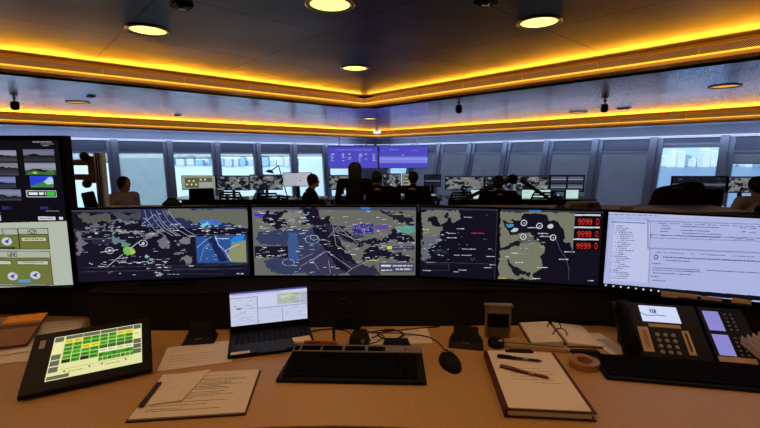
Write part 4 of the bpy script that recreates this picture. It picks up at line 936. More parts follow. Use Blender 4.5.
# tape roll
p = atz(584, 366, DZ); t = thing('tape_roll', 'roll of brown adhesive tape on the desk right of the red folder', 'tape', (p.x, p.y, DZ))
MB().lathe([(.028, 0), (.05, 0), (.05, .024), (.028, .024), (.028, 0)], seg=32).build('tape', mat('tape_brown', (168, 128, 84), .25), t, smooth=False); MB().lathe([(.0255, .001), (.0278, .001), (.0278, .023), (.0255, .023), (.0255, .001)], seg=32).build('core', mat('core_pink', (190, 120, 100), .6), t)
a = atz(571, 353, DZ); tag(MB().hexa([(0, -.01, 0), (.1, -.03, 0), (.1, .0, 0), (0, .015, 0)], [(0.002, -.008, .012), (.098, -.028, .018), (.098, -.002, .018), (.002, .013, .012)]).build('stapler', black, loc=(a.x, a.y, DZ), bev=.004), 'black stapler lying between the ruler and the keyboard at the right', 'stapler')
sheet('paper_sheet', 'cream paper scrap tucked beside the telephone handset', 'paper', [(597, 354), (616, 352), (613, 334), (594, 335)], DZ + .0005, lines=3, seed=18)

# telephone with side module ---------------------------------------
p = atz(627, 362, DZ); rzp = R(-12)
PT = R(38); PX = Matrix.Translation((0, 0, .018)) @ Matrix.Rotation(PT, 4, 'X')
t = thing('desk_phone', 'black desk telephone with handset, lit screen and keypad at the right', 'telephone', (p.x, p.y + .02, DZ), rzp)
PW, PH = .30, .235
MB(PX).box((0, 0, -.016), (PW, PH, 0)).build('housing', dkgrey if False else black, t, bev=.005)
MB().hexa([(.03, .05, 0), (PW - .03, .05, 0), (PW - .03, .17, 0), (.03, .17, 0)], [(.03, .05, .03), (PW - .03, .05, .03), (PW - .03, .17, .125), (.03, .17, .125)]).build('foot', black, t)
m_ = MB(PX); m_.tube([(.035, .03, .018), (.033, .07, .03), (.033, .12, .034), (.033, .17, .03), (.035, .21, .018)], [.022, .017, .016, .017, .022], 12); m_.ell((.036, .03, .012), (.028, .028, .018)); m_.ell((.036, .205, .012), (.028, .028, .018)); m_.build('handset', matte, t, smooth=True)
cv = Canvas(0, 60, (0, 0), (34, 34), 4, (206, 216, 246), 81)
cv.rect(16, 7, 26, 15, (60, 70, 130)); cv.rect(18, 8, 19.4, 15, (206, 216, 246)); cv.rect(21.5, 7, 22.8, 13, (206, 216, 246)); cv.path([(0, 16), (8, 21), (16, 21), (24, 19), (36, 20)], 1.6, (50, 90, 170)); cv.rect(34, 19, 40, 20.4, (60, 60, 90))
s = put_mesh(cv.mesh('display', .135, .072), 'screen', M_SCR, t); s.matrix_local = PX @ Matrix.Translation((.165, .150, .0008)) @ Matrix.Rotation(R(-90), 4, 'X')
for r in range(4):
    for k in range(3): MB(PX).lathe([(.008, 0), (.0075, .003), (.0001, .0035)], (.135 + k * .027, .025 + r * .0235, 0), 12).build('key', silver, t)
M_LBL = mat('label_paper', (196, 168, 132), .7)
MB(PX).box((.072, .022, .0), (.108, .125, .001)).build('label_strip', M_LBL, t); MB(PX).box((.222, .022, .0), (.246, .12, .001)).build('label_strip', M_LBL, t); MB(PX).box((.115, .128, .0), (.225, .142, .001)).build('label_strip', M_LBL, t)
MB(PX).box((.072 + .012, .04, .001), (.1, .11, .0013)).build('label_text', mat('faint_ink', (160, 130, 96), .8), t)
MB(PX).box((.23, .035, .001), (.238, .11, .0013)).build('label_text', mat('ink', (60, 45, 40), .8), t)
# side module
off = Vector((PW + .008, 0, 0)); q = Matrix.Rotation(rzp, 4, 'Z') @ off
t2 = thing('phone_key_module', 'black line key module with two lit lilac displays beside the telephone', 'key module', (p.x + q.x, p.y + .02 + q.y, DZ), rzp)
MB(PX).box((0, 0, -.016), (.155, PH, 0)).build('housing', black, t2, bev=.005)
MB().hexa([(.02, .05, 0), (.13, .05, 0), (.13, .17, 0), (.02, .17, 0)], [(.02, .05, .03), (.13, .05, .03), (.13, .17, .125), (.02, .17, .125)]).build('foot', black, t2)
for yy in (.032, .132):
    cv = Canvas(0, 34, (0, 0), (50, 50), 3, (138, 134, 206), 90); cv.labels(24, (4, 4, 28, 46), (3, 9), .8, ((110, 104, 184), (160, 156, 220)))
    s = put_mesh(cv.mesh('display', .054, .084), 'screen', M_SCR, t2); s.matrix_local = PX @ Matrix.Translation((.04, yy, .0008)) @ Matrix.Rotation(R(-90), 4, 'X')
    for r in range(5):
        for k in range(2): MB(PX).box((.082 + k * .02, yy + .004 + r * .0165, 0), (.082 + k * .02 + .008, yy + .01 + r * .0165, .003)).build('key', silver, t2)
MB(PX).box((.005, .008, .0), (.125, .028, .0012)).build('label_strip', M_LBL, t2)
# keyboard right
a = atz(612, 380, DZ); b = atz(760, 393, DZ); rzk = math.atan2(b.y - a.y, b.x - a.x)
t = thing('keyboard', 'black low keyboard in front of the telephone at the right edge', 'keyboard', (a.x - .02, a.y + .0, DZ), rzk)
MB().hexa([(0, 0, 0), (.56, 0, 0), (.56, .15, 0), (.0, .15, 0)], [(.002, .002, .012), (.558, .002, .012), (.558, .148, .022), (.002, .148, .022)]).build('body', black, t, bev=.004)
K_ = Matrix.Translation((0, .002, .0125)) @ Matrix.Rotation(math.atan2(.01, .15), 4, 'X')
for r in range(6):
    for k in range(16): MB(K_).box((.012 + k * .0335, .01 + r * .0225, .0), (.012 + k * .0335 + .030, .01 + r * .0225 + .0195, .005)).build('key', keycap, t)
# strips and note under the right monitor
def stuck(name, label, px, py, wd, ht, m, cat, tl=0.):
    # sits on the partition shelf front below the right monitor
    D = 1.72
    # position on monitor lower bezel plane
    d = p4b - p4a; n = Vector((d.y, -d.x, 0)).normalized()
    r = ray(px, py); cam_ = Vector((0, 0, CAMZ)); k = (p4a - cam_ + n * .004).dot(n) / r.dot(n); hit = cam_ + r * k
    return tag(MB().box((-wd / 2, -.002, -ht / 2), (wd / 2, 0, ht / 2)).build(name, m, loc=hit, rot=(0, tl, math.atan2(d.y, d.x))), label, cat)
stuck('label_strip', 'long brown label strip under the left part of the rightmost monitor', 679, 295.5, .125, .024, mat('strip_brown', (232, 206, 176), .7), 'label')
stuck('label_strip', 'short brown label strip under the rightmost monitor, right of the long one', 711, 299.5, .07, .022, mat('strip_brown', (232, 206, 176), .7), 'label')
stuck('sticky_note', 'small tan sticky note under the right end of the rightmost monitor', 741, 302.5, .062, .03, mat('note_tan', (246, 220, 170), .8), 'note', R(4))
# bundle of clear plastic pens at the right
p = atz(765, 378, DZ)
t = thing('pen_tray', 'clear plastic tray leaning at the right edge behind the keyboard', 'tray', tuple(atz(773, 368, DZ)), R(20))
M_CLR = mat('frosted_plastic', (205, 196, 196), .2, 0, .6)
MB().box((-.06, -.05, 0), (.12, .08, .004)).build('base', M_CLR, t, bev=.001)
for k in range(5): MB().hexa([(-.05 + k * .032, -.04, .005), (-.046 + k * .032, -.04, .005), (-.085 + k * .032, .06, .08), (-.089 + k * .032, .06, .08)], [(-.05 + k * .032, -.04, .03), (-.046 + k * .032, -.04, .03), (-.085 + k * .032, .06, .11), (-.089 + k * .032, .06, .11)]).build('divider', M_CLR, t)

# ================================================================== MID-ROOM: cabinets behind the monitors
t = thing('service_cabinet', 'low grey-blue cabinet standing behind the row of chart monitors', 'cabinet', (.3, 3.9, FLOOR))
CH = 1.012 - FLOOR
MB().box((-3.0, -.25, 0), (3.0, .25, CH - .02)).build('body', mat('cabinet_grey', (70, 74, 90), .5), t, bev=.005); MB().box((-3.02, -.27, CH - .02), (3.02, .27, CH)).build('top', mat('cabinet_top', (46, 54, 80), .5), t, bev=.004)
for k in range(5):
    d = MB().box((-2.97 + k * 1.19, -.262, .05), (-1.8 + k * 1.19, -.2505, CH - .05)).build('door', mat('cabinet_door', (60, 64, 80), .5), t, bev=.003); MB().box((-2.4 + k * 1.19, -.285, CH * .7), (-2.3 + k * 1.19, -.263, CH * .7 + .015)).build('handle', alu, d)
CZ = FLOOR + CH
def onc(px, D=3.9): q = atd(px, 205, D); return (q.x, q.y, CZ)
q = onc(172, 3.82); t = thing('shoulder_bag', 'small black bag lying on the cabinet behind the left chart monitor', 'bag', q)
MB().ell((0, 0, .045), (.09, .06, .045), 16).build('body', matte, t, smooth=True); MB().tube([(-.06, 0, .07), (-.03, 0, .1), (.04, 0, .1), (.07, 0, .06)], .008, 8).build('strap', matte, t, smooth=True)
q = onc(590, 3.72); t = thing('projector', 'dark brown device with a round lens on the cabinet right of the charts', 'projector', (q[0], q[1] + .1, CZ), R(-10))
MB().hexa([(-.16, -.1, 0), (.12, -.1, 0), (.2, .1, 0), (-.16, .1, 0)], [(-.14, -.09, .06), (.1, -.09, .08), (.12, .09, .075), (-.14, .09, .065)]).build('housing', mat('brown_black', (46, 36, 36), .5), t, bev=.01); m_ = MB(Matrix.Translation((.02, -.1, .045)) @ Matrix.Rotation(R(90), 4, 'X')); m_.lathe([(.032, 0), (.032, .015), (.024, .018), (.02, .008), (.0001, .006)], seg=20).build('lens', dkgrey, t)
q = onc(625, 3.8); t = thing('tissue_box', 'small beige box on the cabinet above the rightmost monitor', 'box', q, R(-8)); MB().box((-.06, -.04, 0), (.06, .04, .04)).build('carton', mat('beige_card', (150, 132, 116), .8), t, bev=.003); MB().box((-.03, -.01, .04), (.03, .01, .041)).build('opening', paper, t)

# monitor pole with brackets at the left
pp = atd(104, 205, 2.35); t = thing('monitor_pole', 'upright grey aluminium mounting pole right of the tall display', 'pole', (pp.x, 2.35, FLOOR))
zt_ = atd(104, 153, 2.35).z - FLOOR
m_ = MB(); m_.box((-.022, -.02, 0), (.022, .02, zt_)); m_.build('upright', mat('pole_grey', (150, 165, 200), .5, .1), t, bev=.003)
MB().box((-.009, -.0225, .02), (-.003, -.0205, zt_)).box((.004, -.0225, .02), (.010, -.0205, zt_)).build('groove', black, t)
MB().box((-.2, -.15, 0), (.2, .15, .02)).build('base', black, t, bev=.004)
M_BRN = mat('bracket_bronze', (96, 74, 64), .45, .3)
for y_ in (162.5, 177):
    zz = atd(86, y_, 2.35).z - FLOOR; b_ = MB().box((-.24, -.018, zz - .016), (-.04, .018, zz + .016)).build('bracket_arm', M_BRN, t, bev=.004)
    m_ = MB(Matrix.Translation((-.06, -.03, zz + (.035 if y_ < 170 else -.035))) @ Matrix.Rotation(R(90), 4, 'X')); m_.lathe([(.018, -.01), (.024, 0), (.024, .012), (.014, .02), (.0001, .022)], seg=14).build('knob', black, b_, smooth=True)
zz0 = atd(86, 156, 2.35).z - FLOOR; zz1 = atd(86, 183, 2.35).z - FLOOR
MB().box((-.06, -.02, zz1), (-.0225, .02, zz0)).build('bracket_plate', M_BRN, t, bev=.004)

# boom arms
def boom(label, pxa, pya, pxb, pyb, D, r=.013):
    a = atd(pxa, pya, D); b = atd(pxb, pyb, D); t = thing('boom_arm', label, 'boom arm', (a.x, D, CZ))
    b = b - Vector((a.x, D, CZ)); MB().lathe([(.05, 0), (.05, .015), (.02, .02), (.016, .03)], seg=16).build('base', black, t, smooth=True)
    MB().tube([(0, 0, .02), (b.x * .5, 0, .02 + (b.z - .02) * .5), tuple(b)], r, 10).tube([(0, 0.02, .02), tuple(b + Vector((0, .02, .03)))], r * .5, 8).build('arm', matte, t, smooth=True)
    return t, b
t, b = boom('black jointed boom arm rising from the left to the wheel joint behind the charts', 447, 206, 512, 179, 3.85)
m_ = MB(Matrix.Translation(b + Vector((0, -.02, 0))) @ Matrix.Rotation(R(90), 4, 'X')); m_.lathe([(.028, -.012), (.045, -.012), (.045, .012), (.028, .012), (.028, -.012)], seg=20).build('wheel_joint', black, t)
t, b = boom('black boom arm sloping down to the right from the wheel joint', 561, 206, 521, 181, 3.93, .014)

# ================================================================== FAR CONSOLES
M_FD = mat('far_desk_top', (60, 62, 76), .35, 0, .5)
def console(label, xl, xr, D, dep=.8, zt=.78):
    a = atd(xl, 200, D); b = atd(xr, 200, D); w_ = b.x - a.x
    t = thing('console_desk', label, 'desk', ((a.x + b.x) / 2, D, FLOOR)); MB().box((-w_ / 2, -dep / 2, zt - .03), (w_ / 2, dep / 2, zt)).build('desktop', M_FD, t, bev=.004)
    for sx in (-1, 1):
        MB().box((sx * (w_ / 2 - .08) - .03, -dep / 2 + .1, .03), (sx * (w_ / 2 - .08) + .03, -dep / 2 + .16, zt - .031)).box((sx * (w_ / 2 - .08) - .04, -dep / 2 + .02, 0), (sx * (w_ / 2 - .08) + .04, dep / 2 - .02, .03)).build('leg', dkgrey, t, bev=.004)
    MB().box((-w_ / 2 + .12, .0, zt - .2), (w_ / 2 - .12, .02, zt - .031)).build('cable_tray', dkgrey, t)
    return t
# far map pictures
def far_map(seed, kind):
    cv = Canvas(0, 60, (0, 0), (27, 27), 2.2, (24, 24, 34), seed)
    if kind == 'map':
        n = fbm((cv.H, cv.W), 5, seed); cv.put(n > .52, (120, 122, 118)); cv.put((n > .47) & (n <= .52), (60, 64, 86)); cv.labels(22, (2, 2, 56, 25), (2, 8), 1); cv.rect(0, 0, 60, 1.4, (60, 64, 80))
    elif kind == 'olive':
        cv.rect(0, 0, 60, 27, (150, 156, 146)); cv.rect(5, 3, 30, 24, (92, 98, 56)); cv.rect(30, 3, 55, 12, (92, 98, 56)); cv.rect(32, 13, 54, 23, (160, 168, 160))
        for (x, y) in ((9, 17), (17, 17), (25, 17), (13, 10), (21, 10), (34, 7), (42, 7)): cv.put((cv.X - x) ** 2 + (cv.Y - y) ** 2 < 3.2, (226, 224, 190))
    elif kind == 'doc':
        cv.rect(0, 0, 60, 27, (176, 182, 190)); cv.rect(30, 0, 60, 27, (196, 190, 200)); cv.labels(14, (22, 4, 54, 12), (3, 12), 1, ((130, 132, 150),)); cv.rect(34, 14, 38, 17, (200, 80, 70))
    elif kind == 'cctv':
        for i in range(2):
            for j in range(2): x0, y0 = 2 + i * 30, 2 + j * 13; cv.rect(x0, y0, x0 + 26, y0 + 11, (84, 90, 112)); cv.rect(x0, y0 + 5, x0 + 26, y0 + 11, (50, 54, 66)); cv.rect(x0, y0 + 4, x0 + 26, y0 + 5.4, (150, 156, 175))
    elif kind == 'dark':
        cv.rect(0, 12, 60, 16, (84, 88, 104)); cv.labels(20, (3, 2, 55, 24), (2, 8), 1, ((90, 96, 120),))
    elif kind == 'low':
        cv.rect(0, 0, 60, 27, (196, 232, 222)); cv.labels(14, (4, 3, 54, 24), (3, 12), 1, ((110, 140, 140),))
    return unit_mesh(cv, 'far_display')
FM = {k: far_map(i * 10 + 5, k) for i, k in enumerate(('map', 'olive', 'doc', 'cctv', 'dark', 'low'))}
FM['map2'] = far_map(141, 'map'); FM['map3'] = far_map(203, 'map')
DK = FLOOR + .78
def fmon(x0, x1, y0, y1, D, kind, label, rz=0, zb=DK):
    a = atd(x0, y1, D); b = atd(x1, y1, D); t_ = atd(x0, y0, D)
    o = monitor('monitor', label, 'monitor', (a.x, D, 0), (b.x, D, 0), a.z, t_.z, FM[kind], far=True, rim=.012, rimb=.014, base_z=zb, mt=M_FARSCR)
    return o
console('black console desk at the far left of the window row', 176, 328, 9.3)
console('black console desk behind the standing person', 330, 440, 9.3)
console('black console desk below the closed blinds right of centre', 446, 588, 9.3)
FML = [(182, 216, 175.5, 190, 'olive', 'far monitor with olive panels and yellow dots, leftmost of the window row'),
 (216.5, 249.5, 175.5, 190.5, 'map', 'far map monitor right beside the olive panel monitor'),
 (250, 282.5, 174.5, 190, 'map2', 'far map monitor under the desk lamp, left of the white screen'),
 (283, 312, 172.5, 186.5, 'doc', 'far monitor with a plain whitish document, behind the man in profile'),
 (329, 356, 175, 190, 'map3', 'far map monitor just left of the standing person'),
 (381, 401, 173.5, 190, 'map', 'far map monitor between the two seated people at the centre'),
 (402, 415, 173.5, 186, 'olive', 'small far monitor with an olive panel above the seated person at the centre'),
 (424, 441, 174.5, 187, 'dark', 'far dark monitor with a grey band, right of the seated people'),
 (445, 483, 176, 190.5, 'map3', 'far map monitor left of the black chair at the centre right'),
 (484, 511, 176, 190.5, 'map', 'far map monitor behind the black chair at the centre right'),
 (512, 548, 175.5, 191, 'map2', 'far pale map monitor behind the wheel joint of the boom arm'),
 (549, 584, 175, 192, 'cctv', 'far monitor with four camera pictures at the right end of the row')]
for f_ in FML: fmon(f_[0], f_[1], f_[2], f_[3], 9.38, f_[4], f_[5])
# low bright screens under the monitors at the right
for (x0, x1, lb) in ((521, 550, 'low pale green touch screen on the right far desk, under the pale map monitor'), (565, 578, 'small low pale screen under the camera picture monitor'), (470, 482, 'narrow low pale screen left of the black chair')):
    a = atd(x0, 206, 9.0); b = atd(x1, 206, 9.0)
    o = monitor('touch_screen', lb, 'screen', (a.x, 9.0, 0), (b.x, 9.0, 0), DK + .003, DK + .003 + .2, FM['low'], rim=.008, rimb=.008, base_z=DK, stand=False, mt=M_FARSCR, depth=.03)

# big blue displays hanging in the corner
def info(seed, second):
    cv = Canvas(0, 100, (0, 0), (46, 46), 2.4, (78, 74, 190), seed)
    if not second:
        cv.rect(0, 0, 100, 3, (62, 58, 160)); cv.words(14, 7, 74, 1.6, (130, 130, 220))
        for cx in (6, 28, 40, 62, 74, 90):
            for k in range(5):
                if cv.rs.random() < .75: cv.words(cx, 16 + k * 3.4, cv.rs.uniform(3, 8), 1.4, (176, 190, 240))
        for cx in (34, 68): cv.rect(cx, 12, cx + .5, 44, (100, 98, 205))
    else:
        cv.rect(0, 22, 100, 36, (122, 124, 222)); cv.rect(0, 26, 100, 29, (140, 150, 232)); cv.words(20, 7, 20, 1.2, (140, 146, 230)); cv.words(66, 9, 14, 1, (140, 146, 230)); cv.words(46, 18, 6, 1.8, (200, 120, 190)); cv.words(4, 9, 6, 1, (120, 126, 220))
    return unit_mesh(cv, 'info_display')
for (x0, x1, yt_, yb_, sc, lb) in ((328, 378, 145.6, 168.6, False, 'left of the two large blue wall displays, with columns of small figures'), (379, 428, 145.6, 168.2, True, 'right of the two large blue wall displays, with a pale band')):
    a = atd(x0, yb_, 15.6); b = atd(x1, yb_, 15.6); c_ = atd(x0, yt_, 15.6)
    t = monitor('wall_display', lb, 'display', (a.x, 15.6, 0), (b.x, 15.6, 0), a.z, c_.z, info(7 + sc, sc), rim=.015, rimb=.015, depth=.08, stand=False, base_z=a.z, mt=M_SCR)
    MB().tube([(-.5, .05, c_.z - a.z), (-.5, .05, Z3 - a.z)], .02, 8).build('hanger', alu, t); MB().tube([(.5, .05, c_.z - a.z), (.5, .05, Z3 - a.z)], .02, 8).build('hanger', alu, t)

# far desk clutter
def far_phone(label, px, D, rz=0):
    q = atd(px, 198, D); t = thing('desk_phone', label, 'telephone', (q.x, D, DK), rz)
    MB().hexa([(-.1, -.09, 0), (.1, -.09, 0), (.1, .09, 0), (-.1, .09, 0)], [(-.1, -.09, .02), (.1, -.09, .02), (.1, .09, .09), (-.1, .09, .09)]).build('housing', black, t, bev=.005)
    MB().tube([(-.08, -.08, .06), (-.08, -.03, .085), (-.08, .05, .11), (-.08, .08, .105)], [.02, .014, .014, .02], 8).build('handset', matte, t, smooth=True); MB().hexa([(-.02, 0, .058), (.08, 0, .058), (.08, .07, .085), (-.02, .07, .085)], [(-.02, 0, .062), (.08, 0, .062), (.08, .07, .089), (-.02, .07, .089)]).build('screen', emit('phone_lcd', (150, 190, 210), .7), t)
for (px, lb) in ((204, 'black telephone on the far left desk under the olive panel monitor'), (262, 'black telephone on the far left desk behind the empty chair'), (342, 'black telephone on the desk left of the standing person'), (432, 'black telephone on the desk end right of the seated people'), (497, 'black telephone on the right far desk beside the black chair'), (556, 'black telephone at the right end of the far desk')):
    far_phone(lb, px, 9.12)
def mug(px, lb, m, D=9.05):
    q = atd(px, 200, D); t = thing('mug', lb, 'mug', (q.x, D, DK)); MB().lathe([(.035, 0), (.04, .01), (.04, .09), (.036, .09), (.036, .012), (.0001, .01)], seg=16).build('cup', m, t, smooth=True); MB().tube([(.038, 0, .07), (.062, 0, .065), (.065, 0, .04), (.038, 0, .025)], .006, 8).build('handle', m, t, smooth=True)
mug(227, 'white mug on the far left desk', paper); mug(440, 'white mug at the end of the centre desk', paper); mug(451, 'pale mug at the left end of the right far desk', mat('mug_pale', (190, 200, 215), .4))
def stack(px, lb, n, D=9.05):
    q = atd(px, 200, D); t = thing('paper_stack', lb, 'papers', (q.x, D, DK), R(8))
    MB().box((-.11, -.1, 0), (.11, .1, .012 * n)).build('pages', paper, t, bev=.002); MB().box((-.112, -.03, .012 * n), (.112, .0, .012 * n + .001)).build('band', mat('band_blue', (90, 110, 170), .6), t)
stack(243, 'white stack of papers on the far left desk', 3); stack(318, 'white papers on the desk in front of the man in profile', 2); stack(398, 'white papers between the two seated people at the centre', 5); stack(405, 'second white paper pile between the two seated people at the centre', 3, 9.12); stack(463, 'white paper pile on the right far desk beside the pale mug', 3); stack(534, 'white papers on the right far desk below the boom arm', 1, 8.96)
q = atd(284, 196, 9.2); t = thing('desk_lamp', 'thin black desk lamp above the far left desk, its head bent to the left', 'lamp', (q.x, 9.5, DK))
pk = atd(278.5, 165.5, 9.5); hd = atd(270, 171.5, 9.5)
o_ = Vector((q.x, 9.5, DK)); MB().lathe([(.09, 0), (.09, .02), (.02, .025)], seg=16).build('base', black, t)
MB().tube([(0, 0, .02), tuple(pk - o_)], .012, 8).tube([tuple(pk - o_), tuple(hd - o_)], .012, 8).build('arm', black, t); MB(Matrix.Translation(hd - o_) @ Matrix.Rotation(R(15), 4, 'Y')).lathe([(.02, .04), (.05, .03), (.1, -.02), (.096, -.02), (.0001, .02)], seg=16).build('lamp_shade', black, t, smooth=True)

# chairs -------------------------------------------------------------
def make_chair(label, seat=.5, mesh_back=False):
    t = thing('office_chair', label, 'chair', (0, 0, FLOOR))
    for k in range(5):
        a_ = 2 * math.pi * k / 5 + .3; l_ = MB().tube([(0, 0, .09), (.3 * math.cos(a_), .3 * math.sin(a_), .065)], [.025, .015], 8).build('leg', black, t, smooth=True)
        MB(Matrix.Translation((.3 * math.cos(a_), .3 * math.sin(a_), .028)) @ Matrix.Rotation(R(90), 4, 'X')).lathe([(.0001, -.02), (.027, -.02), (.027, .02), (.0001, .02)], seg=12).build('castor', black, l_)
    MB().lathe([(.03, .06), (.03, .25), (.018, .26), (.018, seat - .08)], seg=12).build('gas_lift', dkgrey, t, smooth=True)
    MB().box((-.25, -.24, seat - .08), (.25, .24, seat)).build('seat', fabric, t, bev=.03, seg=3)
    if mesh_back:
        fr_ = [(-.22, seat + .08), (-.25, seat + .35), (-.19, seat + .5), (.19, seat + .5), (.25, seat + .35), (.22, seat + .08), (-.22, seat + .08)]
        MB().tube([(x, -.25 - (z - seat) * .1, z) for x, z in fr_], .02, 8).build('back_frame', black, t, smooth=True)
        m_ = MB()
        for k in range(7): z = seat + .11 + k * .055; m_.box((-.23, -.262 - (z - seat) * .1, z), (.23, -.252 - (z - seat) * .1, z + .03))
        m_.build('backrest', fabric, t)
    else:
        MB().hexa([(-.23, -.27, seat + .06), (.23, -.27, seat + .06), (.23, -.21, seat + .06), (-.23, -.21, seat + .06)], [(-.21, -.36, seat + .62), (.21, -.36, seat + .62), (.21, -.30, seat + .62), (-.21, -.30, seat + .62)]).build('backrest', fabric, t, bev=.04, seg=3)
    MB().tube([(0, -.05, seat - .07), (0, -.26, seat - .03), (0, -.29, seat + .15)], .02, 8).build('back_stem', black, t, smooth=True)
    for sx in (-1, 1):
        MB().tube([(sx * .26, 0, seat - .05), (sx * .3, 0, seat + .02), (sx * .3, 0, seat + .2)], .015, 8).box((sx * .3 - .035, -.13, seat + .2), (sx * .3 + .035, .13, seat + .23)).build('armrest', black, t)
    return t
ch_a = make_chair('black office chair behind the left seated man in grey'); ch_m = make_chair('black mesh-backed chair standing empty below the desk lamp', .5, True)
def place(o, px, D, rz): q = atd(px, 200, D); o.location = (q.x, D, FLOOR); o.rotation_euler = (0, 0, rz)
place(ch_a, 111, 6.9, R(-75)); place(ch_m, 268, 8.1, R(8))
def ch(o, px, D, rz, label): q = atd(px, 200, D); return dup(o, (q.x, D, FLOOR), rz, label)
ch(ch_m, 139, 6.2, R(-20), 'black chair with a curved arm in front of the left seated man')
ch(ch_m, 299, 7.5, R(-55), 'black chair under the man seated in profile')
ch(ch_a, 378, 7.35, R(0), 'black chair of the seated person right of the standing one')
ch(ch_a, 417, 7.5, R(-6), 'black chair of the seated person left of the dark banded monitor')
big = ch(ch_a, 500, 6.6, R(6), 'tall black chair turned away in front of the right far desk')
big2 = ch(ch_a, 686, 4.95, R(-12), 'big black chair draped with a dark jacket at the right')
big2.scale = (1, 1, 1.2)
ch(ch_a, 757, 5.2, R(-10), 'black chair at the right edge under the person in a white shirt')
ch(ch_a, 203, 7.9, R(20), 'black chair standing at the far left desk, back towards the room')

ch(ch_m, 239, 8.4, R(-12), 'black mesh-backed chair at the far left desk under the white paper stack')
ch(ch_m, 455, 8.3, R(14), 'black mesh-backed chair at the left end of the right far desk')
ch(ch_m, 541, 8.3, R(-10), 'black mesh-backed chair in front of the low pale green touch screen')
# people -------------------------------------------------------------
skin = mat('skin', (176, 132, 108), .55, 0, .3)
def rem(o, v=.011, it=4):
    r_ = o.modifiers.new('remesh', 'REMESH'); r_.mode = 'VOXEL'; r_.voxel_size = v; r_.use_smooth_shade = True
    s_ = o.modifiers.new('smooth', 'SMOOTH'); s_.factor = .5; s_.iterations = it
def person(label, px, D, face, total=1.37, pose='seated', shirt=(20, 20, 26), hair=(14, 12, 12), longhair=False, lean_=.06, turn=0., trousers=(16, 16, 22), arms='desk', wide=1.):
    q = atd(px, 200, D); t = thing('person', label, 'person', (q.x, D, FLOOR), face)
    hz = total - .12                       # head centre
    sh = total - .275                      # shoulder height
    seated = pose == 'seated'; pv = sh - .50 if not seated else sh - .48; l = lean_
    sx = .185 * wide
    body = MB(); H = Vector((0, l + .03, hz))
    body.ell(tuple(H + Vector((0, 0, .01))), (.078, .096, .108), 18); body.ell(tuple(H + Vector((0, .02, -.06))), (.055, .07, .06), 14)
    ct, st_ = math.cos(turn), math.sin(turn)
    def hp(x, y, z): return (H.x + x * ct - y * st_, H.y + x * st_ + y * ct, H.z + z)
    body.cap(hp(0, .088, -.005), .010, hp(0, .105, -.028), .013)                    # nose
    for s_ in (-1, 1): body.ell(hp(s_ * .077, -.005, -.01), (.012, .02, .032), 10)      # ears
    body.ell(hp(0, .085, -.062), (.024, .012, .008), 10); body.ell(hp(0, .075, -.092), (.026, .022, .02), 10)   # mouth, chin
    for s_ in (-1, 1): body.ell(hp(s_ * .03, .084, .008), (.013, .01, .009), 8)
    body.cap((0, l * .8, sh - .02), .062, tuple(H + Vector((0, -.015, -.06))), .06)
    body.cap((0, 0, pv + .05), .125, (0, l * .6, sh - .13), .135); body.cap((-sx + .03, l * .7, sh - .05), .06, (sx - .03, l * .7, sh - .05), .06)
    def arm(mb, k, s_, part):
        S_ = Vector((s_ * sx, l * .7, sh - .05))
        if arms == 'desk': E_ = S_ + Vector((s_ * .05, .08, -.26)); W_ = E_ + Vector((-s_ * .06, .235, .0))
        elif arms == 'down': E_ = S_ + Vector((s_ * .05, -.02, -.28)); W_ = E_ + Vector((-s_ * .01, .06, -.24))
        else: E_ = S_ + Vector((s_ * .06, .10, -.23)); W_ = E_ + Vector((-s_ * .14, .16, .16))
        mb.cap(S_, .052 * k, E_, .043 * k); mb.cap(E_, .042 * k, W_ if part == 'skin' else E_ + (W_ - E_) * .93, .029 * k if part == 'skin' else .034 * k)
        return E_, W_
    for s_ in (-1, 1):
        E_, W_ = arm(body, 1, s_, 'skin'); d = (W_ - E_).normalized(); sd = d.cross(Vector((0, 0, 1))).normalized() if abs(d.z) < .9 else Vector((0, 1, 0))
        up = sd.cross(d).normalized(); pm = W_ + d * .05; body.cap(W_, .026, pm, .03)
        for k, (o_, L_f) in enumerate(((-.027, .062), (-.009, .072), (.009, .068), (.027, .052))):
            a_ = pm + sd * o_ + d * .02; m1 = a_ + d * L_f * .5 - up * .008; body.cap(a_, .0105, m1, .010); body.cap(m1, .010, m1 + d * L_f * .38 - up * .022, .0085)
        tb = W_ + d * .02 - sd * s_ * .026; body.cap(tb, .012, tb + d * .035 - sd * s_ * .03, .0105); body.cap(tb + d * .035 - sd * s_ * .03, .0105, tb + d * .062 - sd * s_ * .034, .009)
    legs = MB()
    for s_ in (-1, 1):
        hip = Vector((s_ * .09, 0, pv + .02))
        if seated: kn = Vector((s_ * .12, .43, pv + .03)); an = Vector((s_ * .12, .47, .09))
        else: kn = Vector((s_ * .10, .03, pv * .53)); an = Vector((s_ * .11, -.01, .09))
        body.cap(hip, .08, kn, .055); body.cap(kn, .052, an, .036)
        legs.cap(hip, .098, kn, .068); legs.cap(kn, .066, an + Vector((0, 0, .02)), .052)
        shoe = MB(); shoe.cap(an + Vector((0, -.03, -.045)), .043, an + Vector((0, .15, -.052)), .036); so = shoe.build('shoe', black, t, smooth=True)
    legs.cap((0, 0, pv + .0), .13, (0, 0, pv + .1), .135)
    rem(body.build('body', skin, t, smooth=True), .0095, 3)
    shm = MB(); shm.cap((0, -.005, pv + .04), .150, (0, l * .6, sh - .16), .158); shm.cap((-sx + .02, l * .7, sh - .055), .08, (sx - .02, l * .7, sh - .055), .08)
    shm.cap((0, l * .75, sh - .04), .09, (0, l * .8, sh + .005), .066)
    for s_ in (-1, 1): arm(shm, 1.28, s_, 'cloth')
    rem(shm.build('shirt', mat('cloth_%d_%d_%d' % shirt, shirt, .9, 0, .1), t, smooth=True), .012, 4)
    rem(legs.build('trousers', mat('cloth_%d_%d_%d' % trousers, trousers, .9, 0, .1), t, smooth=True), .014, 4)
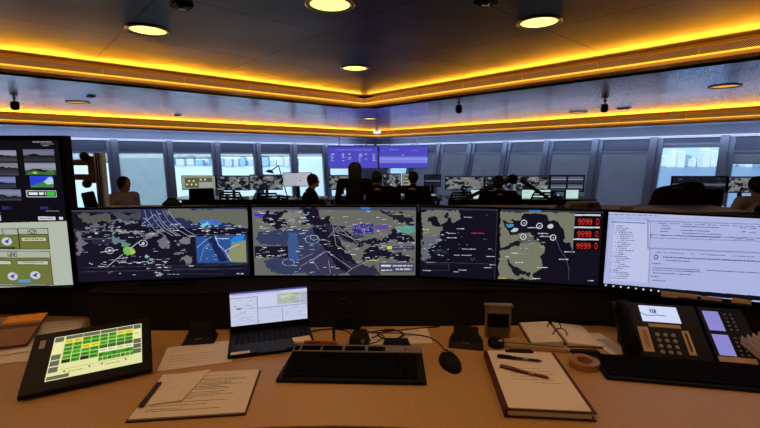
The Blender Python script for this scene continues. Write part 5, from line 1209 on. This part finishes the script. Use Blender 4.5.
    hm = MB(); hm.ell(hp(0, -.022, .028), ((.118, .12, .112) if longhair else (.102, .106, .108)), 18)
    if longhair: hm.cap(hp(0, -.04, .0), .118, hp(0, -.055, -.14), .112)
    else: hm.ell(hp(0, -.045, -.025), (.080, .07, .085), 14)
    rem(hm.build('hair', mat('hair_%d' % hair[0], hair, .7), t, smooth=True), .01, 3)
    return t
person('standing person with dark hair in a dark top, seen from behind below the blue displays', 355, 7.0, 0, 1.585, 'standing', longhair=True, lean_=.03, arms='down', wide=1.3)
person('seated person in black seen from behind, just right of the standing one', 377, 7.5, R(4), 1.42, wide=1.5, lean_=.10)
person('seated person in black seen from behind, left of the dark banded monitor', 412, 7.8, R(-14), 1.40, wide=1.45, lean_=.12)
person('man in dark clothes seated in profile facing right at the far left desk', 307, 7.6, R(-72), 1.37, lean_=.1, turn=R(-6))
person('seated man in a grey shirt leaning back, far left beside the pole', 123, 6.9, R(-105), 1.36, shirt=(165, 158, 168), trousers=(30, 30, 40), hair=(22, 18, 18), arms='down', lean_=.03, wide=1.25)
person('person in a white shirt with dark hair, cut by the right edge of the photo', 761, 5.55, R(-5), 1.42, shirt=(190, 186, 194), lean_=.08, wide=1.2)
person('dark seated person leaning behind the draped chair at the right', 699, 6.1, R(-5), 1.30, lean_=.25, wide=1.4)
person('dark seated person on the tall black chair behind the wheel joint of the boom arm', 500, 7.1, R(5), 1.36, wide=1.5, lean_=.1)
# jacket over the right chair
q = atd(686, 195, 4.45); t = thing('jacket', 'dark jacket hung over the back of the big chair at the right', 'jacket', (q.x + .02, 4.58, FLOOR), R(-12))
m_ = MB(); m_.cap((-.22, .0, .96), .12, (.2, 0, 1.0), .13); m_.cap((-.3, .02, .86), .09, (-.33, .05, .6), .08); m_.cap((.3, .02, .86), .09, (.33, .05, .6), .08); m_.box((-.3, -.06, .55), (.3, .06, 1.0)); m_.cap((-.12, 0, 1.05), .04, (.12, 0, 1.05), .04)
t.scale = (.80, 1, 1.27)
o = m_.build('cloth', mat('jacket_grey', (18, 18, 24), .95, 0, .05), t, smooth=True); rem(o, .018, 6)
MB().cap((-.1, -.06, 1.06), .022, (.1, -.06, 1.06), .022).build('collar', mat('jacket_collar', (48, 45, 50), .9), t, smooth=True)
# right-hand desks with dark monitors
console('dark console desk under the clear windows at the right', 668, 830, 7.2)
fmon(671, 725.5, 176, 193, 7.25, 'dark', 'wide dark monitor below the harbour window at the right, behind the big chair')
fmon(727, 757, 176.5, 193, 7.25, 'map3', 'dark map monitor right of the white cable line at the right')
fmon(758, 800, 177, 193, 7.25, 'dark', 'dark monitor cut by the right edge of the photo')
for (px, lb) in ((722, 'black telephone with lit screen on the right desk beside the draped chair'), (742, 'black telephone on the right desk left of the person in a white shirt')): far_phone(lb, px, 6.95)
q = atd(724, 205, 6.95)
